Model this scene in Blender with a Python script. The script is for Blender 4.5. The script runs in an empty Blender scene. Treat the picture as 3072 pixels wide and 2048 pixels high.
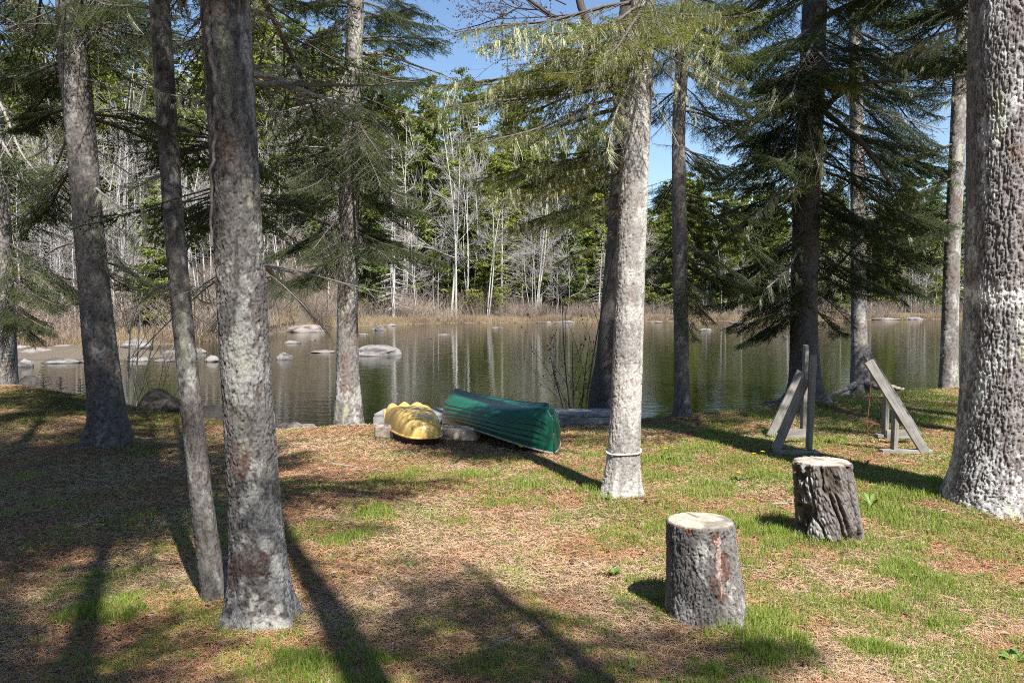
import bpy, math, time
import numpy as np
from mathutils import Vector, Matrix

T0 = time.time()
scene = bpy.context.scene
COL = scene.collection
R = math.radians

# ------------------------------------------------------------------ camera maths
PITCH = math.atan((341 - 297) / 830.0)
CAMZ = 1.6
F = 830.0
CP, SP = math.cos(PITCH), math.sin(PITCH)
S = 1024 / 2352.0            # layout was measured on a 2352 wide view


def ray(dx, dy):
    u = (dx * S - 512) / F
    v = (341 - dy * S) / F
    return np.array([u, CP + v * SP, -SP + v * CP])


def W(dx, dy, D):
    d = ray(dx, dy)
    return np.array([0, 0, CAMZ]) + d * (D / d[1])


def G(dx, dy, z=0.0):
    d = ray(dx, dy)
    return np.array([0, 0, CAMZ]) + d * ((z - CAMZ) / d[2])


def wpx(w, D):
    return w * S * D / F


# ------------------------------------------------------------------ noise
def _h(ix, iy, iz, s=0):
    n = (ix.astype(np.int64) * 374761393 + iy.astype(np.int64) * 668265263 + iz.astype(np.int64) * 2147483647 + s * 1274126177) & 0xFFFFFFFF
    n = ((n ^ (n >> 13)) * 1274126177) & 0xFFFFFFFF
    n = ((n ^ (n >> 16)) * 2246822519) & 0xFFFFFFFF
    n = n ^ (n >> 15)
    return (n & 0xFFFFFF).astype(np.float64) / 0xFFFFFF


def vnoise(p, s=0):
    i = np.floor(p)
    f = p - i
    f = f * f * (3 - 2 * f)
    i = i.astype(np.int64)
    r = 0
    for a in (0, 1):
        wa = f[:, 0] if a else 1 - f[:, 0]
        for b in (0, 1):
            wb = f[:, 1] if b else 1 - f[:, 1]
            for c in (0, 1):
                wc = f[:, 2] if c else 1 - f[:, 2]
                r = r + wa * wb * wc * _h(i[:, 0] + a, i[:, 1] + b, i[:, 2] + c, s)
    return r


def fbm(p, o=4, s=0, g=0.5):
    r, a, t = 0, 1.0, 0
    for k in range(o):
        r = r + a * vnoise(p * (2.03 ** k) + k * 17.3, s + k)
        t += a
        a *= g
    return r / t


def worley(p, s=0):
    i = np.floor(p).astype(np.int64)
    f = p - i
    d1 = np.full(len(p), 9.0)
    d2 = np.full(len(p), 9.0)
    cid = np.zeros(len(p))
    for a in (-1, 0, 1):
        for b in (-1, 0, 1):
            for c in (-1, 0, 1):
                x, y, z = i[:, 0] + a, i[:, 1] + b, i[:, 2] + c
                hx, hy, hz = _h(x, y, z, s), _h(x, y, z, s + 1), _h(x, y, z, s + 2)
                d = np.sqrt((a + hx - f[:, 0]) ** 2 + (b + hy - f[:, 1]) ** 2 + (c + hz - f[:, 2]) ** 2)
                m = d < d1
                d2 = np.where(m, d1, np.minimum(d2, d))
                cid = np.where(m, hx, cid)
                d1 = np.where(m, d, d1)
    return d1, d2, cid


def sstep(a, b, x):
    t = np.clip((x - a) / (b - a), 0, 1)
    return t * t * (3 - 2 * t)


def mix(a, b, t):
    return np.asarray(a)[None, :] * (1 - t[:, None]) + np.asarray(b)[None, :] * t[:, None]


def lerpc(a, b, t):
    return a * (1 - t[:, None]) + b * t[:, None]


# ------------------------------------------------------------------ mesh building
def to_mesh(name, V, faces, mat, smooth=False, col=None):
    V = np.ascontiguousarray(V, dtype=np.float32)
    me = bpy.data.meshes.new(name)
    faces = [np.asarray(f, dtype=np.int32) for f in faces if len(f)]
    loops = np.concatenate([f.ravel() for f in faces])
    sizes = np.concatenate([np.full(len(f), f.shape[1], np.int32) for f in faces])
    starts = np.concatenate([[0], np.cumsum(sizes)[:-1]]).astype(np.int32)
    me.vertices.add(len(V))
    me.vertices.foreach_set('co', V.ravel())
    me.loops.add(len(loops))
    me.loops.foreach_set('vertex_index', loops)
    me.polygons.add(len(sizes))
    me.polygons.foreach_set('loop_start', starts)
    me.polygons.foreach_set('use_smooth', np.full(len(sizes), bool(smooth)))
    if col is not None:
        a = me.color_attributes.new('Col', 'FLOAT_COLOR', 'POINT')
        c = np.ones((len(V), 4), np.float32)
        c[:, :col.shape[1]] = col
        a.data.foreach_set('color', c.ravel())
    me.materials.append(mat)
    me.update(calc_edges=True)
    return me


class MB:
    """collects shapes for ONE mesh"""
    def __init__(s):
        s.V, s.F, s.C, s.n = [], [], [], 0

    def add(s, V, F_, col=None):
        V = np.asarray(V, float)
        if not len(V):
            return
        for f in (F_ if isinstance(F_, list) else [F_]):
            s.F.append(np.asarray(f, np.int64) + s.n)
        s.V.append(V)
        if col is not None:
            col = np.asarray(col, float)
            s.C.append(np.broadcast_to(col, (len(V), col.shape[-1])) if col.ndim == 1 else col)
        s.n += len(V)

    def box(s, c, x, y, z, hx, hy, hz, bev=0.004, col=None):
        """box with chamfered edges; x,y,z unit axes, half sizes"""
        c, x, y, z = [np.asarray(q, float) for q in (c, x, y, z)]
        P, Fq, key = [], [], {}
        for sx in (-1, 1):
            for sy in (-1, 1):
                for sz in (-1, 1):
                    for ax in range(3):
                        h = [hx, hy, hz]
                        o = [h[k] - (bev if k != ax else 0) for k in range(3)]
                        key[(sx, sy, sz, ax)] = len(P)
                        P.append(c + x * sx * o[0] + y * sy * o[1] + z * sz * o[2])
        q4, t3 = [], []
        for ax in range(3):
            for sg in (-1, 1):
                o = [k for k in range(3) if k != ax]
                r = []
                for a, b in ((-1, -1), (1, -1), (1, 1), (-1, 1)):
                    sgn = [0, 0, 0]
                    sgn[ax], sgn[o[0]], sgn[o[1]] = sg, a, b
                    r.append(key[(*sgn, ax)])
                q4.append(r if (sg > 0) == (ax != 1) else r[::-1])
        for a in range(3):
            for b in range(a + 1, 3):
                e = 3 - a - b
                for sa in (-1, 1):
                    for sb in (-1, 1):
                        def k(se, ax):
                            sg = [0, 0, 0]
                            sg[a], sg[b], sg[e] = sa, sb, se
                            return key[(*sg, ax)]
                        q4.append([k(-1, a), k(1, a), k(1, b), k(-1, b)])
        for sx in (-1, 1):
            for sy in (-1, 1):
                for sz in (-1, 1):
                    t3.append([key[(sx, sy, sz, 0)], key[(sx, sy, sz, 1)], key[(sx, sy, sz, 2)]])
        s.add(P, [np.array(q4), np.array(t3)], col)

    def beam(s, p0, p1, w, t, wdir, bev=0.003, col=None):
        p0, p1, wdir = [np.asarray(q, float) for q in (p0, p1, wdir)]
        d = p1 - p0
        L = np.linalg.norm(d)
        d /= L
        wdir = wdir - d * wdir.dot(d)
        wdir /= np.linalg.norm(wdir)
        s.box((p0 + p1) / 2, d, wdir, np.cross(d, wdir), L / 2, w / 2, t / 2, bev, col)

    def mesh(s, name, mat, smooth=False):
        return to_mesh(name, np.concatenate(s.V), s.F, mat, smooth, np.concatenate(s.C) if s.C and sum(map(len, s.C)) == s.n else None)


def tubes(P, Rr, sides, cap=False):
    """P (m,n,3), Rr (m,n) -> verts, quads"""
    P = np.asarray(P, float)
    if P.ndim == 2:
        P = P[None]
        Rr = np.asarray(Rr)[None]
    m, n, _ = P.shape
    T = np.gradient(P, axis=1)
    T /= np.linalg.norm(T, axis=2, keepdims=True) + 1e-9
    ref = np.where(np.abs(T[:, :, 2:3]) > 0.9, np.array([1.0, 0, 0]), np.array([0, 0, 1.0]))
    a = np.cross(T, ref)
    a /= np.linalg.norm(a, axis=2, keepdims=True) + 1e-9
    b = np.cross(T, a)
    th = np.arange(sides) / sides * 2 * math.pi
    V = P[:, :, None, :] + Rr[:, :, None, None] * (a[:, :, None, :] * np.cos(th)[None, None, :, None] + b[:, :, None, :] * np.sin(th)[None, None, :, None])
    idx = np.arange(m * n * sides).reshape(m, n, sides)
    j2 = np.roll(np.arange(sides), -1)
    Q = np.stack([idx[:, :-1, :], idx[:, :-1, :][:, :, j2], idx[:, 1:, :][:, :, j2], idx[:, 1:, :]], axis=-1)
    return V.reshape(-1, 3), Q.reshape(-1, 4)


def obj(name, me, parent=None, loc=None, label=None, cat=None, group=None, kind=None):
    o = bpy.data.objects.new(name, me)
    COL.objects.link(o)
    if parent is not None:
        o.parent = parent
    if loc is not None:
        o.location = loc
    tag(o, label, cat, group, kind)
    return o


def tag(o, label=None, cat=None, group=None, kind=None):
    if label:
        o['label'] = label
    if cat:
        o['category'] = cat
    if group:
        o['group'] = group
    if kind:
        o['kind'] = kind


def thing(name, loc, label, cat, group=None):
    return obj(name, None, None, loc, label, cat, group)


# ------------------------------------------------------------------ materials
def new_mat(name):
    m = bpy.data.materials.new(name)
    m.use_nodes = True
    nt = m.node_tree
    for n in list(nt.nodes):
        nt.nodes.remove(n)
    out = nt.nodes.new('ShaderNodeOutputMaterial')
    return m, nt, out


def nd(nt, typ, **kw):
    n = nt.nodes.new(typ)
    for k, v in kw.items():
        if k in n.inputs:
            n.inputs[k].default_value = v
        else:
            setattr(n, k, v)
    return n


def lk(nt, a, b):
    nt.links.new(a, b)


def coords(nt, scale=(1, 1, 1), kind='Object'):
    tc = nd(nt, 'ShaderNodeTexCoord')
    mp = nd(nt, 'ShaderNodeMapping')
    mp.inputs['Scale'].default_value = scale
    lk(nt, tc.outputs[kind], mp.inputs[0])
    return mp.outputs[0]


def ramp(nt, fac, stops):
    r = nd(nt, 'ShaderNodeValToRGB')
    e = r.color_ramp.elements
    while len(e) < len(stops):
        e.new(0.5)
    for k, (p, c) in enumerate(stops):
        e[k].position = p
        e[k].color = (*c, 1) if len(c) == 3 else c
    lk(nt, fac, r.inputs[0])
    return r.outputs[0]


def noise(nt, vec, scale, detail=4, rough=0.6, dist=0.0):
    n = nd(nt, 'ShaderNodeTexNoise')
    n.inputs['Scale'].default_value = scale
    n.inputs['Detail'].default_value = detail
    n.inputs['Roughness'].default_value = rough
    n.inputs['Distortion'].default_value = dist
    lk(nt, vec, n.inputs['Vector'])
    return n


def mixc(nt, a, b, f, mode='MIX'):
    m = nd(nt, 'ShaderNodeMix', data_type='RGBA', blend_type=mode)
    for sock, v in ((m.inputs[0], f), (m.inputs[6], a), (m.inputs[7], b)):
        if hasattr(v, 'links'):
            lk(nt, v, sock)
        else:
            sock.default_value = v if not isinstance(v, tuple) or len(v) == 4 else (*v, 1)
    return m.outputs[2]


def bump(nt, h, strength, dist):
    b = nd(nt, 'ShaderNodeBump')
    b.inputs['Strength'].default_value = strength
    b.inputs['Distance'].default_value = dist
    lk(nt, h, b.inputs['Height'])
    return b.outputs[0]


def mat_bark():
    m, nt, out = new_mat('bark')
    p = nd(nt, 'ShaderNodeBsdfPrincipled')
    a = nd(nt, 'ShaderNodeVertexColor', layer_name='Col')
    v = coords(nt, (1, 1, 0.5))
    n1 = noise(nt, v, 160, 4, 0.7)
    var = ramp(nt, n1.outputs[0], [(0.3, (0.55, 0.53, 0.52)), (0.7, (1.35, 1.35, 1.35))])
    c = mixc(nt, a.outputs[0], var, 1.0, 'MULTIPLY')
    lk(nt, c, p.inputs['Base Color'])
    p.inputs['Roughness'].default_value = 0.85
    p.inputs['Specular IOR Level'].default_value = 0.25
    lk(nt, bump(nt, n1.outputs[0], 0.7, 0.006), p.inputs['Normal'])
    lk(nt, p.outputs[0], out.inputs[0])
    return m


def mat_simple(name, rgb, rough=0.8, spec=0.3, var=0.25, nscale=60, bmp=0.3, bdist=0.003, rnd=0.0):
    m, nt, out = new_mat(name)
    p = nd(nt, 'ShaderNodeBsdfPrincipled')
    v = coords(nt)
    n1 = noise(nt, v, nscale, 5, 0.65)
    lo = tuple(x * (1 - var) for x in rgb)
    hi = tuple(min(1, x * (1 + var)) for x in rgb)
    c = ramp(nt, n1.outputs[0], [(0.3, lo), (0.7, hi)])
    if rnd:
        oi = nd(nt, 'ShaderNodeObjectInfo')
        c = mixc(nt, c, ramp(nt, oi.outputs['Random'], [(0, (1 - rnd,) * 3), (1, (1 + rnd,) * 3)]), 1.0, 'MULTIPLY')
    lk(nt, c, p.inputs['Base Color'])
    p.inputs['Roughness'].default_value = rough
    p.inputs['Specular IOR Level'].default_value = spec
    if bmp:
        lk(nt, bump(nt, n1.outputs[0], bmp, bdist), p.inputs['Normal'])
    lk(nt, p.outputs[0], out.inputs[0])
    return m


def mat_leaf(name, tints, trans=0.3, rough=0.5, spec=0.4, use_col=True):
    """vertex colour x per-object tint, some light let through"""
    m, nt, out = new_mat(name)
    p = nd(nt, 'ShaderNodeBsdfPrincipled')
    oi = nd(nt, 'ShaderNodeObjectInfo')
    c = ramp(nt, oi.outputs['Random'], [(i / max(1, len(tints) - 1), t) for i, t in enumerate(tints)])
    if use_col:
        a = nd(nt, 'ShaderNodeVertexColor', layer_name='Col')
        c = mixc(nt, a.outputs[0], c, 1.0, 'MULTIPLY')
    lk(nt, c, p.inputs['Base Color'])
    p.inputs['Roughness'].default_value = rough
    p.inputs['Specular IOR Level'].default_value = spec
    t = nd(nt, 'ShaderNodeBsdfTranslucent')
    lk(nt, mixc(nt, c, (1.25, 1.3, 0.7), 1.0, 'MULTIPLY'), t.inputs[0])
    ms = nd(nt, 'ShaderNodeMixShader')
    ms.inputs[0].default_value = trans
    lk(nt, p.outputs[0], ms.inputs[1])
    lk(nt, t.outputs[0], ms.inputs[2])
    lk(nt, ms.outputs[0], out.inputs[0])
    return m


def mat_vcol(name, rough=0.85, spec=0.2, nscale=80, bmp=0.4, bdist=0.004, var=0.3):
    m, nt, out = new_mat(name)
    p = nd(nt, 'ShaderNodeBsdfPrincipled')
    a = nd(nt, 'ShaderNodeVertexColor', layer_name='Col')
    n1 = noise(nt, coords(nt), nscale, 5, 0.65)
    var_ = ramp(nt, n1.outputs[0], [(0.3, (1 - var,) * 3), (0.7, (1 + var,) * 3)])
    lk(nt, mixc(nt, a.outputs[0], var_, 1.0, 'MULTIPLY'), p.inputs['Base Color'])
    p.inputs['Roughness'].default_value = rough
    p.inputs['Specular IOR Level'].default_value = spec
    if bmp:
        lk(nt, bump(nt, n1.outputs[0], bmp, bdist), p.inputs['Normal'])
    lk(nt, p.outputs[0], out.inputs[0])
    return m


def mat_wood(name, rgb, rgb2, rough=0.75, sc=(3, 60, 60)):
    m, nt, out = new_mat(name)
    p = nd(nt, 'ShaderNodeBsdfPrincipled')
    v = coords(nt, sc)
    n1 = noise(nt, v, 1.0, 6, 0.7, 0.4)
    n2 = noise(nt, coords(nt), 7, 4, 0.6)
    c = ramp(nt, n1.outputs[0], [(0.28, rgb2), (0.5, rgb), (0.75, tuple(min(1, x * 1.25) for x in rgb))])
    c = mixc(nt, c, ramp(nt, n2.outputs[0], [(0.3, (0.65, 0.65, 0.66)), (0.65, (1.1, 1.08, 1.05))]), 1.0, 'MULTIPLY')
    lk(nt, c, p.inputs['Base Color'])
    p.inputs['Roughness'].default_value = rough
    p.inputs['Specular IOR Level'].default_value = 0.3
    lk(nt, bump(nt, n1.outputs[0], 0.5, 0.003), p.inputs['Normal'])
    lk(nt, p.outputs[0], out.inputs[0])
    return m


def mat_ground():
    m, nt, out = new_mat('forest_floor')
    p = nd(nt, 'ShaderNodeBsdfPrincipled')
    a = nd(nt, 'ShaderNodeVertexColor', layer_name='Col')
    sep = nd(nt, 'ShaderNodeSeparateColor')
    lk(nt, a.outputs[0], sep.inputs[0])
    v = coords(nt)
    nA = noise(nt, v, 1.3, 5, 0.6)
    nB = noise(nt, v, 22, 6, 0.75)
    nC = noise(nt, coords(nt, (1, 2.2, 1)), 110, 5, 0.75, 1.2)
    lit = ramp(nt, nB.outputs[0], [(0.25, (0.11, 0.062, 0.038)), (0.42, (0.24, 0.135, 0.078)), (0.55, (0.35, 0.21, 0.125)), (0.72, (0.41, 0.31, 0.205))])
    lit = mixc(nt, lit, ramp(nt, nC.outputs[0], [(0.3, (0.35, 0.32, 0.3)), (0.5, (1.0, 1.0, 1.0)), (0.7, (1.5, 1.45, 1.35))]), 1.0, 'MULTIPLY')
    lit = mixc(nt, lit, ramp(nt, nA.outputs[0], [(0.3, (0.8, 0.72, 0.68)), (0.7, (1.15, 1.1, 1.05))]), 1.0, 'MULTIPLY')
    grs = ramp(nt, nC.outputs[0], [(0.3, (0.03, 0.035, 0.012)), (0.55, (0.10, 0.105, 0.035)), (0.75, (0.20, 0.17, 0.08))])
    mos = ramp(nt, nB.outputs[0], [(0.3, (0.03, 0.033, 0.008)), (0.5, (0.085, 0.085, 0.016)), (0.7, (0.16, 0.13, 0.03))])
    far = ramp(nt, nB.outputs[0], [(0.3, (0.06, 0.05, 0.04)), (0.5, (0.16, 0.13, 0.10)), (0.7, (0.25, 0.20, 0.15))])
    c = mixc(nt, lit, grs, sep.outputs[0])
    c = mixc(nt, c, mos, sep.outputs[1])
    c = mixc(nt, c, far, sep.outputs[2])
    lk(nt, c, p.inputs['Base Color'])
    p.inputs['Roughness'].default_value = 0.95
    p.inputs['Specular IOR Level'].default_value = 0.1
    add = nd(nt, 'ShaderNodeMath', operation='ADD')
    lk(nt, nB.outputs[0], add.inputs[0])
    lk(nt, nC.outputs[0], add.inputs[1])
    lk(nt, bump(nt, add.outputs[0], 0.9, 0.03), p.inputs['Normal'])
    lk(nt, p.outputs[0], out.inputs[0])
    return m


def mat_water():
    m, nt, out = new_mat('lake_water')
    p = nd(nt, 'ShaderNodeBsdfPrincipled')
    p.inputs['Base Color'].default_value = (0.012, 0.015, 0.005, 1)
    p.inputs['Roughness'].default_value = 0.03
    p.inputs['IOR'].default_value = 1.333
    v1 = coords(nt, (0.55, 1.6, 1))
    n1 = noise(nt, v1, 2.2, 3, 0.55, 0.3)
    n2 = noise(nt, v1, 9.0, 2, 0.5)
    ad = nd(nt, 'ShaderNodeMath', operation='MULTIPLY_ADD')
    lk(nt, n2.outputs[0], ad.inputs[0])
    ad.inputs[1].default_value = 0.22
    lk(nt, n1.outputs[0], ad.inputs[2])
    lk(nt, bump(nt, ad.outputs[0], 0.075, 0.10), p.inputs['Normal'])
    lk(nt, p.outputs[0], out.inputs[0])
    return m


BARK = mat_bark()
TWIG = mat_simple('twig_bark', (0.115, 0.10, 0.088), 0.85, 0.2, 0.5, 90, 0.3, 0.002)
TWIG_PALE = mat_simple('lichened_twig', (0.24, 0.225, 0.20), 0.85, 0.2, 0.4, 50, 0.3, 0.002)
NEEDLE = mat_leaf('spruce_needles', [(0.85, 0.95, 0.9), (1.0, 1.0, 1.0), (1.2, 1.1, 0.8)], 0.2, 0.55, 0.12)
LICHEN = mat_leaf('beard_lichen', [(0.52, 0.55, 0.41), (0.6, 0.6, 0.45)], 0.35, 0.9, 0.1, use_col=False)
BUD = mat_simple('maple_buds', (0.045, 0.022, 0.02), 0.7, 0.3, 0.4, 90, 0)
GROUND = mat_ground()
WATER = mat_water()
ROCK = mat_vcol('granite', 0.85, 0.25, 26, 0.6, 0.02, 0.35)
GRASS = mat_leaf('grass_blades', [(1, 1, 1), (1, 1, 1)], 0.3, 0.5, 0.3)
LITTER = mat_vcol('needle_litter', 0.8, 0.2, 40, 0, 0, 0.2)
WOOD = mat_wood('weathered_lumber', (0.25, 0.24, 0.225), (0.12, 0.11, 0.10))
TIMBER = mat_wood('pale_timber', (0.46, 0.38, 0.31), (0.24, 0.18, 0.14))
DOCKW = mat_wood('dock_boards', (0.27, 0.27, 0.275), (0.13, 0.13, 0.13))
DARKROCK = mat_vcol('dark_boulder_rock', 0.9, 0.2, 22, 0.7, 0.02, 0.4)

# ------------------------------------------------------------------ camera, light, sky
cam_d = bpy.data.cameras.new('camera')
cam = bpy.data.objects.new('camera', cam_d)
COL.objects.link(cam)
cam.location = (0, 0, CAMZ)
cam.rotation_euler = (math.pi / 2 - PITCH, 0, 0)
cam_d.sensor_width = 36
cam_d.lens = F / 1024 * 36
cam_d.clip_end = 2000
cam_d.clip_start = 0.05
scene.camera = cam

SUN_H = np.array([0.39, -0.92])
SUN_H /= np.linalg.norm(SUN_H)
ELEV = R(52)
sdir = Vector((SUN_H[0] * math.cos(ELEV), SUN_H[1] * math.cos(ELEV), math.sin(ELEV)))
sl = bpy.data.lights.new('sun', 'SUN')
sl.energy = 5.0
sl.angle = R(0.53)
sl.color = (1.0, 0.955, 0.885)
so = bpy.data.objects.new('sun', sl)
COL.objects.link(so)
so.rotation_euler = sdir.to_track_quat('Z', 'Y').to_euler()

world = bpy.data.worlds.new('World')
scene.world = world
world.use_nodes = True
wn = world.node_tree
bg = wn.nodes.get('Background') or wn.nodes.new('ShaderNodeBackground')
sky = wn.nodes.new('ShaderNodeTexSky')
sky.sky_type = 'NISHITA'
sky.sun_disc = False
sky.sun_elevation = ELEV
sky.sun_rotation = math.atan2(SUN_H[0], SUN_H[1])
sky.altitude = 50
sky.air_density = 1.0
sky.dust_density = 0.1
sky.ozone_density = 3.2
wn.links.new(sky.outputs[0], bg.inputs[0])
bg.inputs[1].default_value = 0.078
wo = wn.nodes.get('World Output')
wn.links.new(bg.outputs[0], wo.inputs[0])

vs = scene.view_settings
vs.view_transform = 'Standard'
vs.look = 'None'
vs.exposure = 1.15
vs.gamma = 1.0
scene.render.engine = 'CYCLES'
cy = scene.cycles
cy.max_bounces = 6
cy.diffuse_bounces = 2
cy.glossy_bounces = 3
cy.transmission_bounces = 3
cy.transparent_max_bounces = 4
cy.caustics_reflective = False
cy.caustics_refractive = False
cy.use_denoising = False
cy.filter_width = 1.0
cy.sample_clamp_indirect = 6.0

# ------------------------------------------------------------------ terrain
ZW = -0.50
_near = np.array([G(x, y)[:2] for x, y in [(-150, 900), (0, 905), (300, 935), (640, 972), (760, 965), (900, 958), (1400, 952), (1500, 946), (1800, 926), (1930, 902), (2170, 890), (2500, 893)]])
_near = np.vstack([[-60, 15.0], [-14, 13.6], _near, [16, 14.6], [60, 16]])
_far = np.array([G(x, y, ZW)[:2] for x, y in [(-300, 808), (40, 800), (250, 797), (450, 786), (600, 770), (690, 757), (780, 750), (1000, 742), (1300, 739), (1700, 736), (2150, 732), (2500, 730)]])
_far = np.vstack([[-140, 30.0], _far, [110, 84], [200, 84]])
_far = _far[np.argsort(_far[:, 0])]


def ynear(x):
    return np.interp(x, _near[:, 0], _near[:, 1])


def yfar(x):
    return np.interp(x, _far[:, 0], _far[:, 1])


_tn = np.linspace(-.85, .85, 1701)
_yy = np.arange(20, 130, .1)
_ff = _yy[None, :] - yfar(_tn[:, None] * _yy[None, :])
_ty = np.array([_yy[np.nonzero(r < 0)[0][-1]] for r in _ff])


def fary(tn):
    return np.interp(tn, _tn, _ty)


def height(x, y):
    x = np.asarray(x, float)
    y = np.asarray(y, float)
    p = np.stack([x, y, np.zeros_like(x)], -1)
    d = ynear(x) - y
    und = 0.05 * (fbm(p * 0.8, 3, 5) - 0.5) + 0.022 * (fbm(p * 5.0, 3, 9) - 0.5)
    und = und + 0.22 * np.exp(-((x + 8.2) / 3.2) ** 2 - ((y - 12.6) / 2.0) ** 2)      # mossy mound
    mid = np.exp(-((x + 0.5) / 2.6) ** 2)
    und = und - mid * 0.10 * sstep(2.2, 0.0, d)
    zn = und - (1.5 + 0.0) * sstep(-0.1, -2.2, d) - 0.42 * sstep(0.25, -0.35, d)
    df = y - yfar(x)
    slope = np.interp(x, [-60, -32, -14, -4, 10, 40], [0.34, 0.32, 0.29, 0.25, 0.07, 0.05])
    hill = 0.55 * sstep(-0.5, 2.5, df) + slope * np.maximum(0, df - 4) * sstep(3, 12, df)
    cap = np.interp(x, [-60, -14, -4, 10], [16, 12, 7.5, 3.0])
    hill = cap * np.tanh(hill / cap)
    zf = ZW - 0.02 + hill + 0.25 * (fbm(p * 0.35, 3, 3) - 0.5) * sstep(0, 4, df)
    bed = -2.0 + 1.48 * sstep(-5, -0.1, df)
    spit = np.exp(-((x + 16.5) / 5.5) ** 2 - ((y - 31 + .25 * (x + 17)) / 3.2) ** 2)
    bed = np.maximum(bed, ZW - .30 + .56 * spit + .16 * (fbm(p * 1.1, 3, 8) - .5)) if True else bed
    bed = np.where(spit > .25, bed, np.minimum(bed, ZW - .15))
    zn = zn + _mound(x, y)
    return np.where(df > -0.1, zf, np.where(d > -2.2, np.maximum(zn, -2.0), bed))


MOUND = []


def _mound(x, y):
    m = 0
    for (a, b, h_, r_) in MOUND:
        m = m + h_ * np.exp(-((x - a) ** 2 + (y - b) ** 2) / r_ ** 2)
    return m


for (px, py, h_, r_) in [(10, 888, .08, .5), (255, 1032, .08, .5), (500, 1385, .02, .3), (602, 1440, .03, .36), (801, 952, .13, .55), (1424, 1148, .06, .36), (1380, 930, .06, .5), (1568, 960, .06, .4), (1852, 928, .10, .6), (1978, 888, .10, .6), (2178, 888, .06, .4), (2310, 1165, .08, .65), (1624, 1416, .025, .3), (1908, 1234, .025, .3)]:
    _g = G(px, py)
    MOUND.append((_g[0], _g[1], h_, r_))


def hz(x, y):
    return float(height(np.array([x]), np.array([y]))[0])


# where the lawn is green
PATCH = []
for (px, py, r, a) in [(1180, 1120, .55, .9), (1000, 1110, .45, .7), (1320, 1075, .5, .8), (900, 1200, .5, .6), (1120, 1050, .3, .5), (2050, 1085, .8, 1.0), (1800, 1060, .6, .8),
                       (2050, 1150, .5, .7), (2270, 1180, .45, .8), (2200, 1230, .5, .6), (2250, 1400, .5, .6), (2320, 1540, .35, .7), (1850, 1400, .3, .35), (1800, 1250, .3, .4), (700, 1130, .4, .4),
                       (2050, 1330, .35, .4), (1990, 1220, .25, .5), (1430, 1060, .4, .7), (1380, 1150, .2, .5), (1080, 1540, .15, .5), (900, 1330, .2, .3), (380, 1250, .5, .35), (200, 1350, .5, .4),
                       (450, 1420, .4, .4), (1500, 1350, .25, .3), (750, 1560, .25, .6), (1720, 1060, .5, .6), (2120, 960, .8, .6), (2150, 900, .8, .7), (1860, 1240, .15, .8), (1480, 1390, .12, .7), (620, 1540, .2, .5),
                       (300, 1500, .3, .4), (100, 1480, .35, .4), (2150, 1480, .5, .55), (1950, 1480, .3, .3)]:
    g = G(px, py)
    PATCH.append((g[0], g[1], r, a))


def green(x, y):
    p = np.stack([x, y, np.zeros_like(x)], -1)
    g = 0
    for (a, b, r, w) in PATCH:
        g = np.maximum(g, w * np.exp(-(((x - a) / (r * 1.3)) ** 2 + ((y - b) / r) ** 2)))
    base = 0.52 * sstep(-0.9, 1.4, x - 0.06 * y) + 0.29
    n = fbm(p * 2.6, 4, 21)
    n2 = fbm(p * 9.0, 3, 27)
    return np.clip((g * .85 + base) * (0.25 + 1.7 * sstep(0.34, 0.70, n * 0.5 + n2 * 0.5)), 0, 1)


def moss(x, y):
    p = np.stack([x, y, np.zeros_like(x)], -1)
    d = ynear(x) - y
    m = sstep(3.6, 1.2, d) * sstep(-1.9, -3.8, x) * sstep(-0.6, 0.2, d)
    return np.clip(m * sstep(0.36, 0.56, fbm(p * 1.3, 4, 33)), 0, 1)


def axis_coords(a, b, lo, hi, step, g=1.16):
    c = list(np.arange(a, b + 1e-6, step))
    s, v = step, a
    L = []
    while v > lo:
        s = min(s * g, .45 if v > -62 else 4.0)
        v -= s
        L.append(v)
    s, v = step, b
    Hh = []
    while v < hi:
        s = min(s * g, .45 if v < (62 if a < 0 else 100) else 4.0)
        v += s
        Hh.append(v)
    return np.array(L[::-1] + c + Hh)


xs = axis_coords(-9, 10, -160, 160, 0.055)
ys = axis_coords(2.2, 15.2, -40, 210, 0.055)
ys = ys[np.concatenate([[True], ~((ys[1:] < 2.0) & (np.arange(1, len(ys)) % 6 != 0))])]
gx, gy = np.meshgrid(xs, ys)
X, Y = gx.ravel(), gy.ravel()
Z = height(X, Y)
nx, ny = len(xs), len(ys)
idx = np.arange(nx * ny).reshape(ny, nx)
Q = np.stack([idx[:-1, :-1], idx[:-1, 1:], idx[1:, 1:], idx[1:, :-1]], -1).reshape(-1, 4)
colr = np.zeros((len(X), 3))
near_land = (ynear(X) - Y) > -1.0
colr[:, 0] = np.where(near_land, green(X, Y) * 0.8, 0)
colr[:, 1] = np.where(near_land, moss(X, Y), 0)
colr[:, 2] = np.where(near_land, sstep(0.0, -0.4, ynear(X) - Y), 1.0)
obj('ground', to_mesh('ground', np.stack([X, Y, Z], -1), [Q], GROUND, True, colr), kind='structure')

wv = np.array([[-170, 9.0, ZW], [170, 9.0, ZW], [170, 110, ZW], [-170, 110, ZW]])
obj('lake', to_mesh('lake', wv, [np.array([[0, 1, 2, 3]])], WATER), kind='structure')


# ------------------------------------------------------------------ tree trunks
def ring_grid(zl, nth):
    th = np.arange(nth) / nth * 2 * math.pi
    return np.meshgrid(zl, th, indexing='ij')


BROWN = np.array([0.075, 0.055, 0.043])
RUST = np.array([0.13, 0.065, 0.042])
GREY = np.array([0.235, 0.224, 0.215])
PALE = np.array([0.46, 0.455, 0.43])
GREENL = np.array([0.36, 0.38, 0.24])


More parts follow.
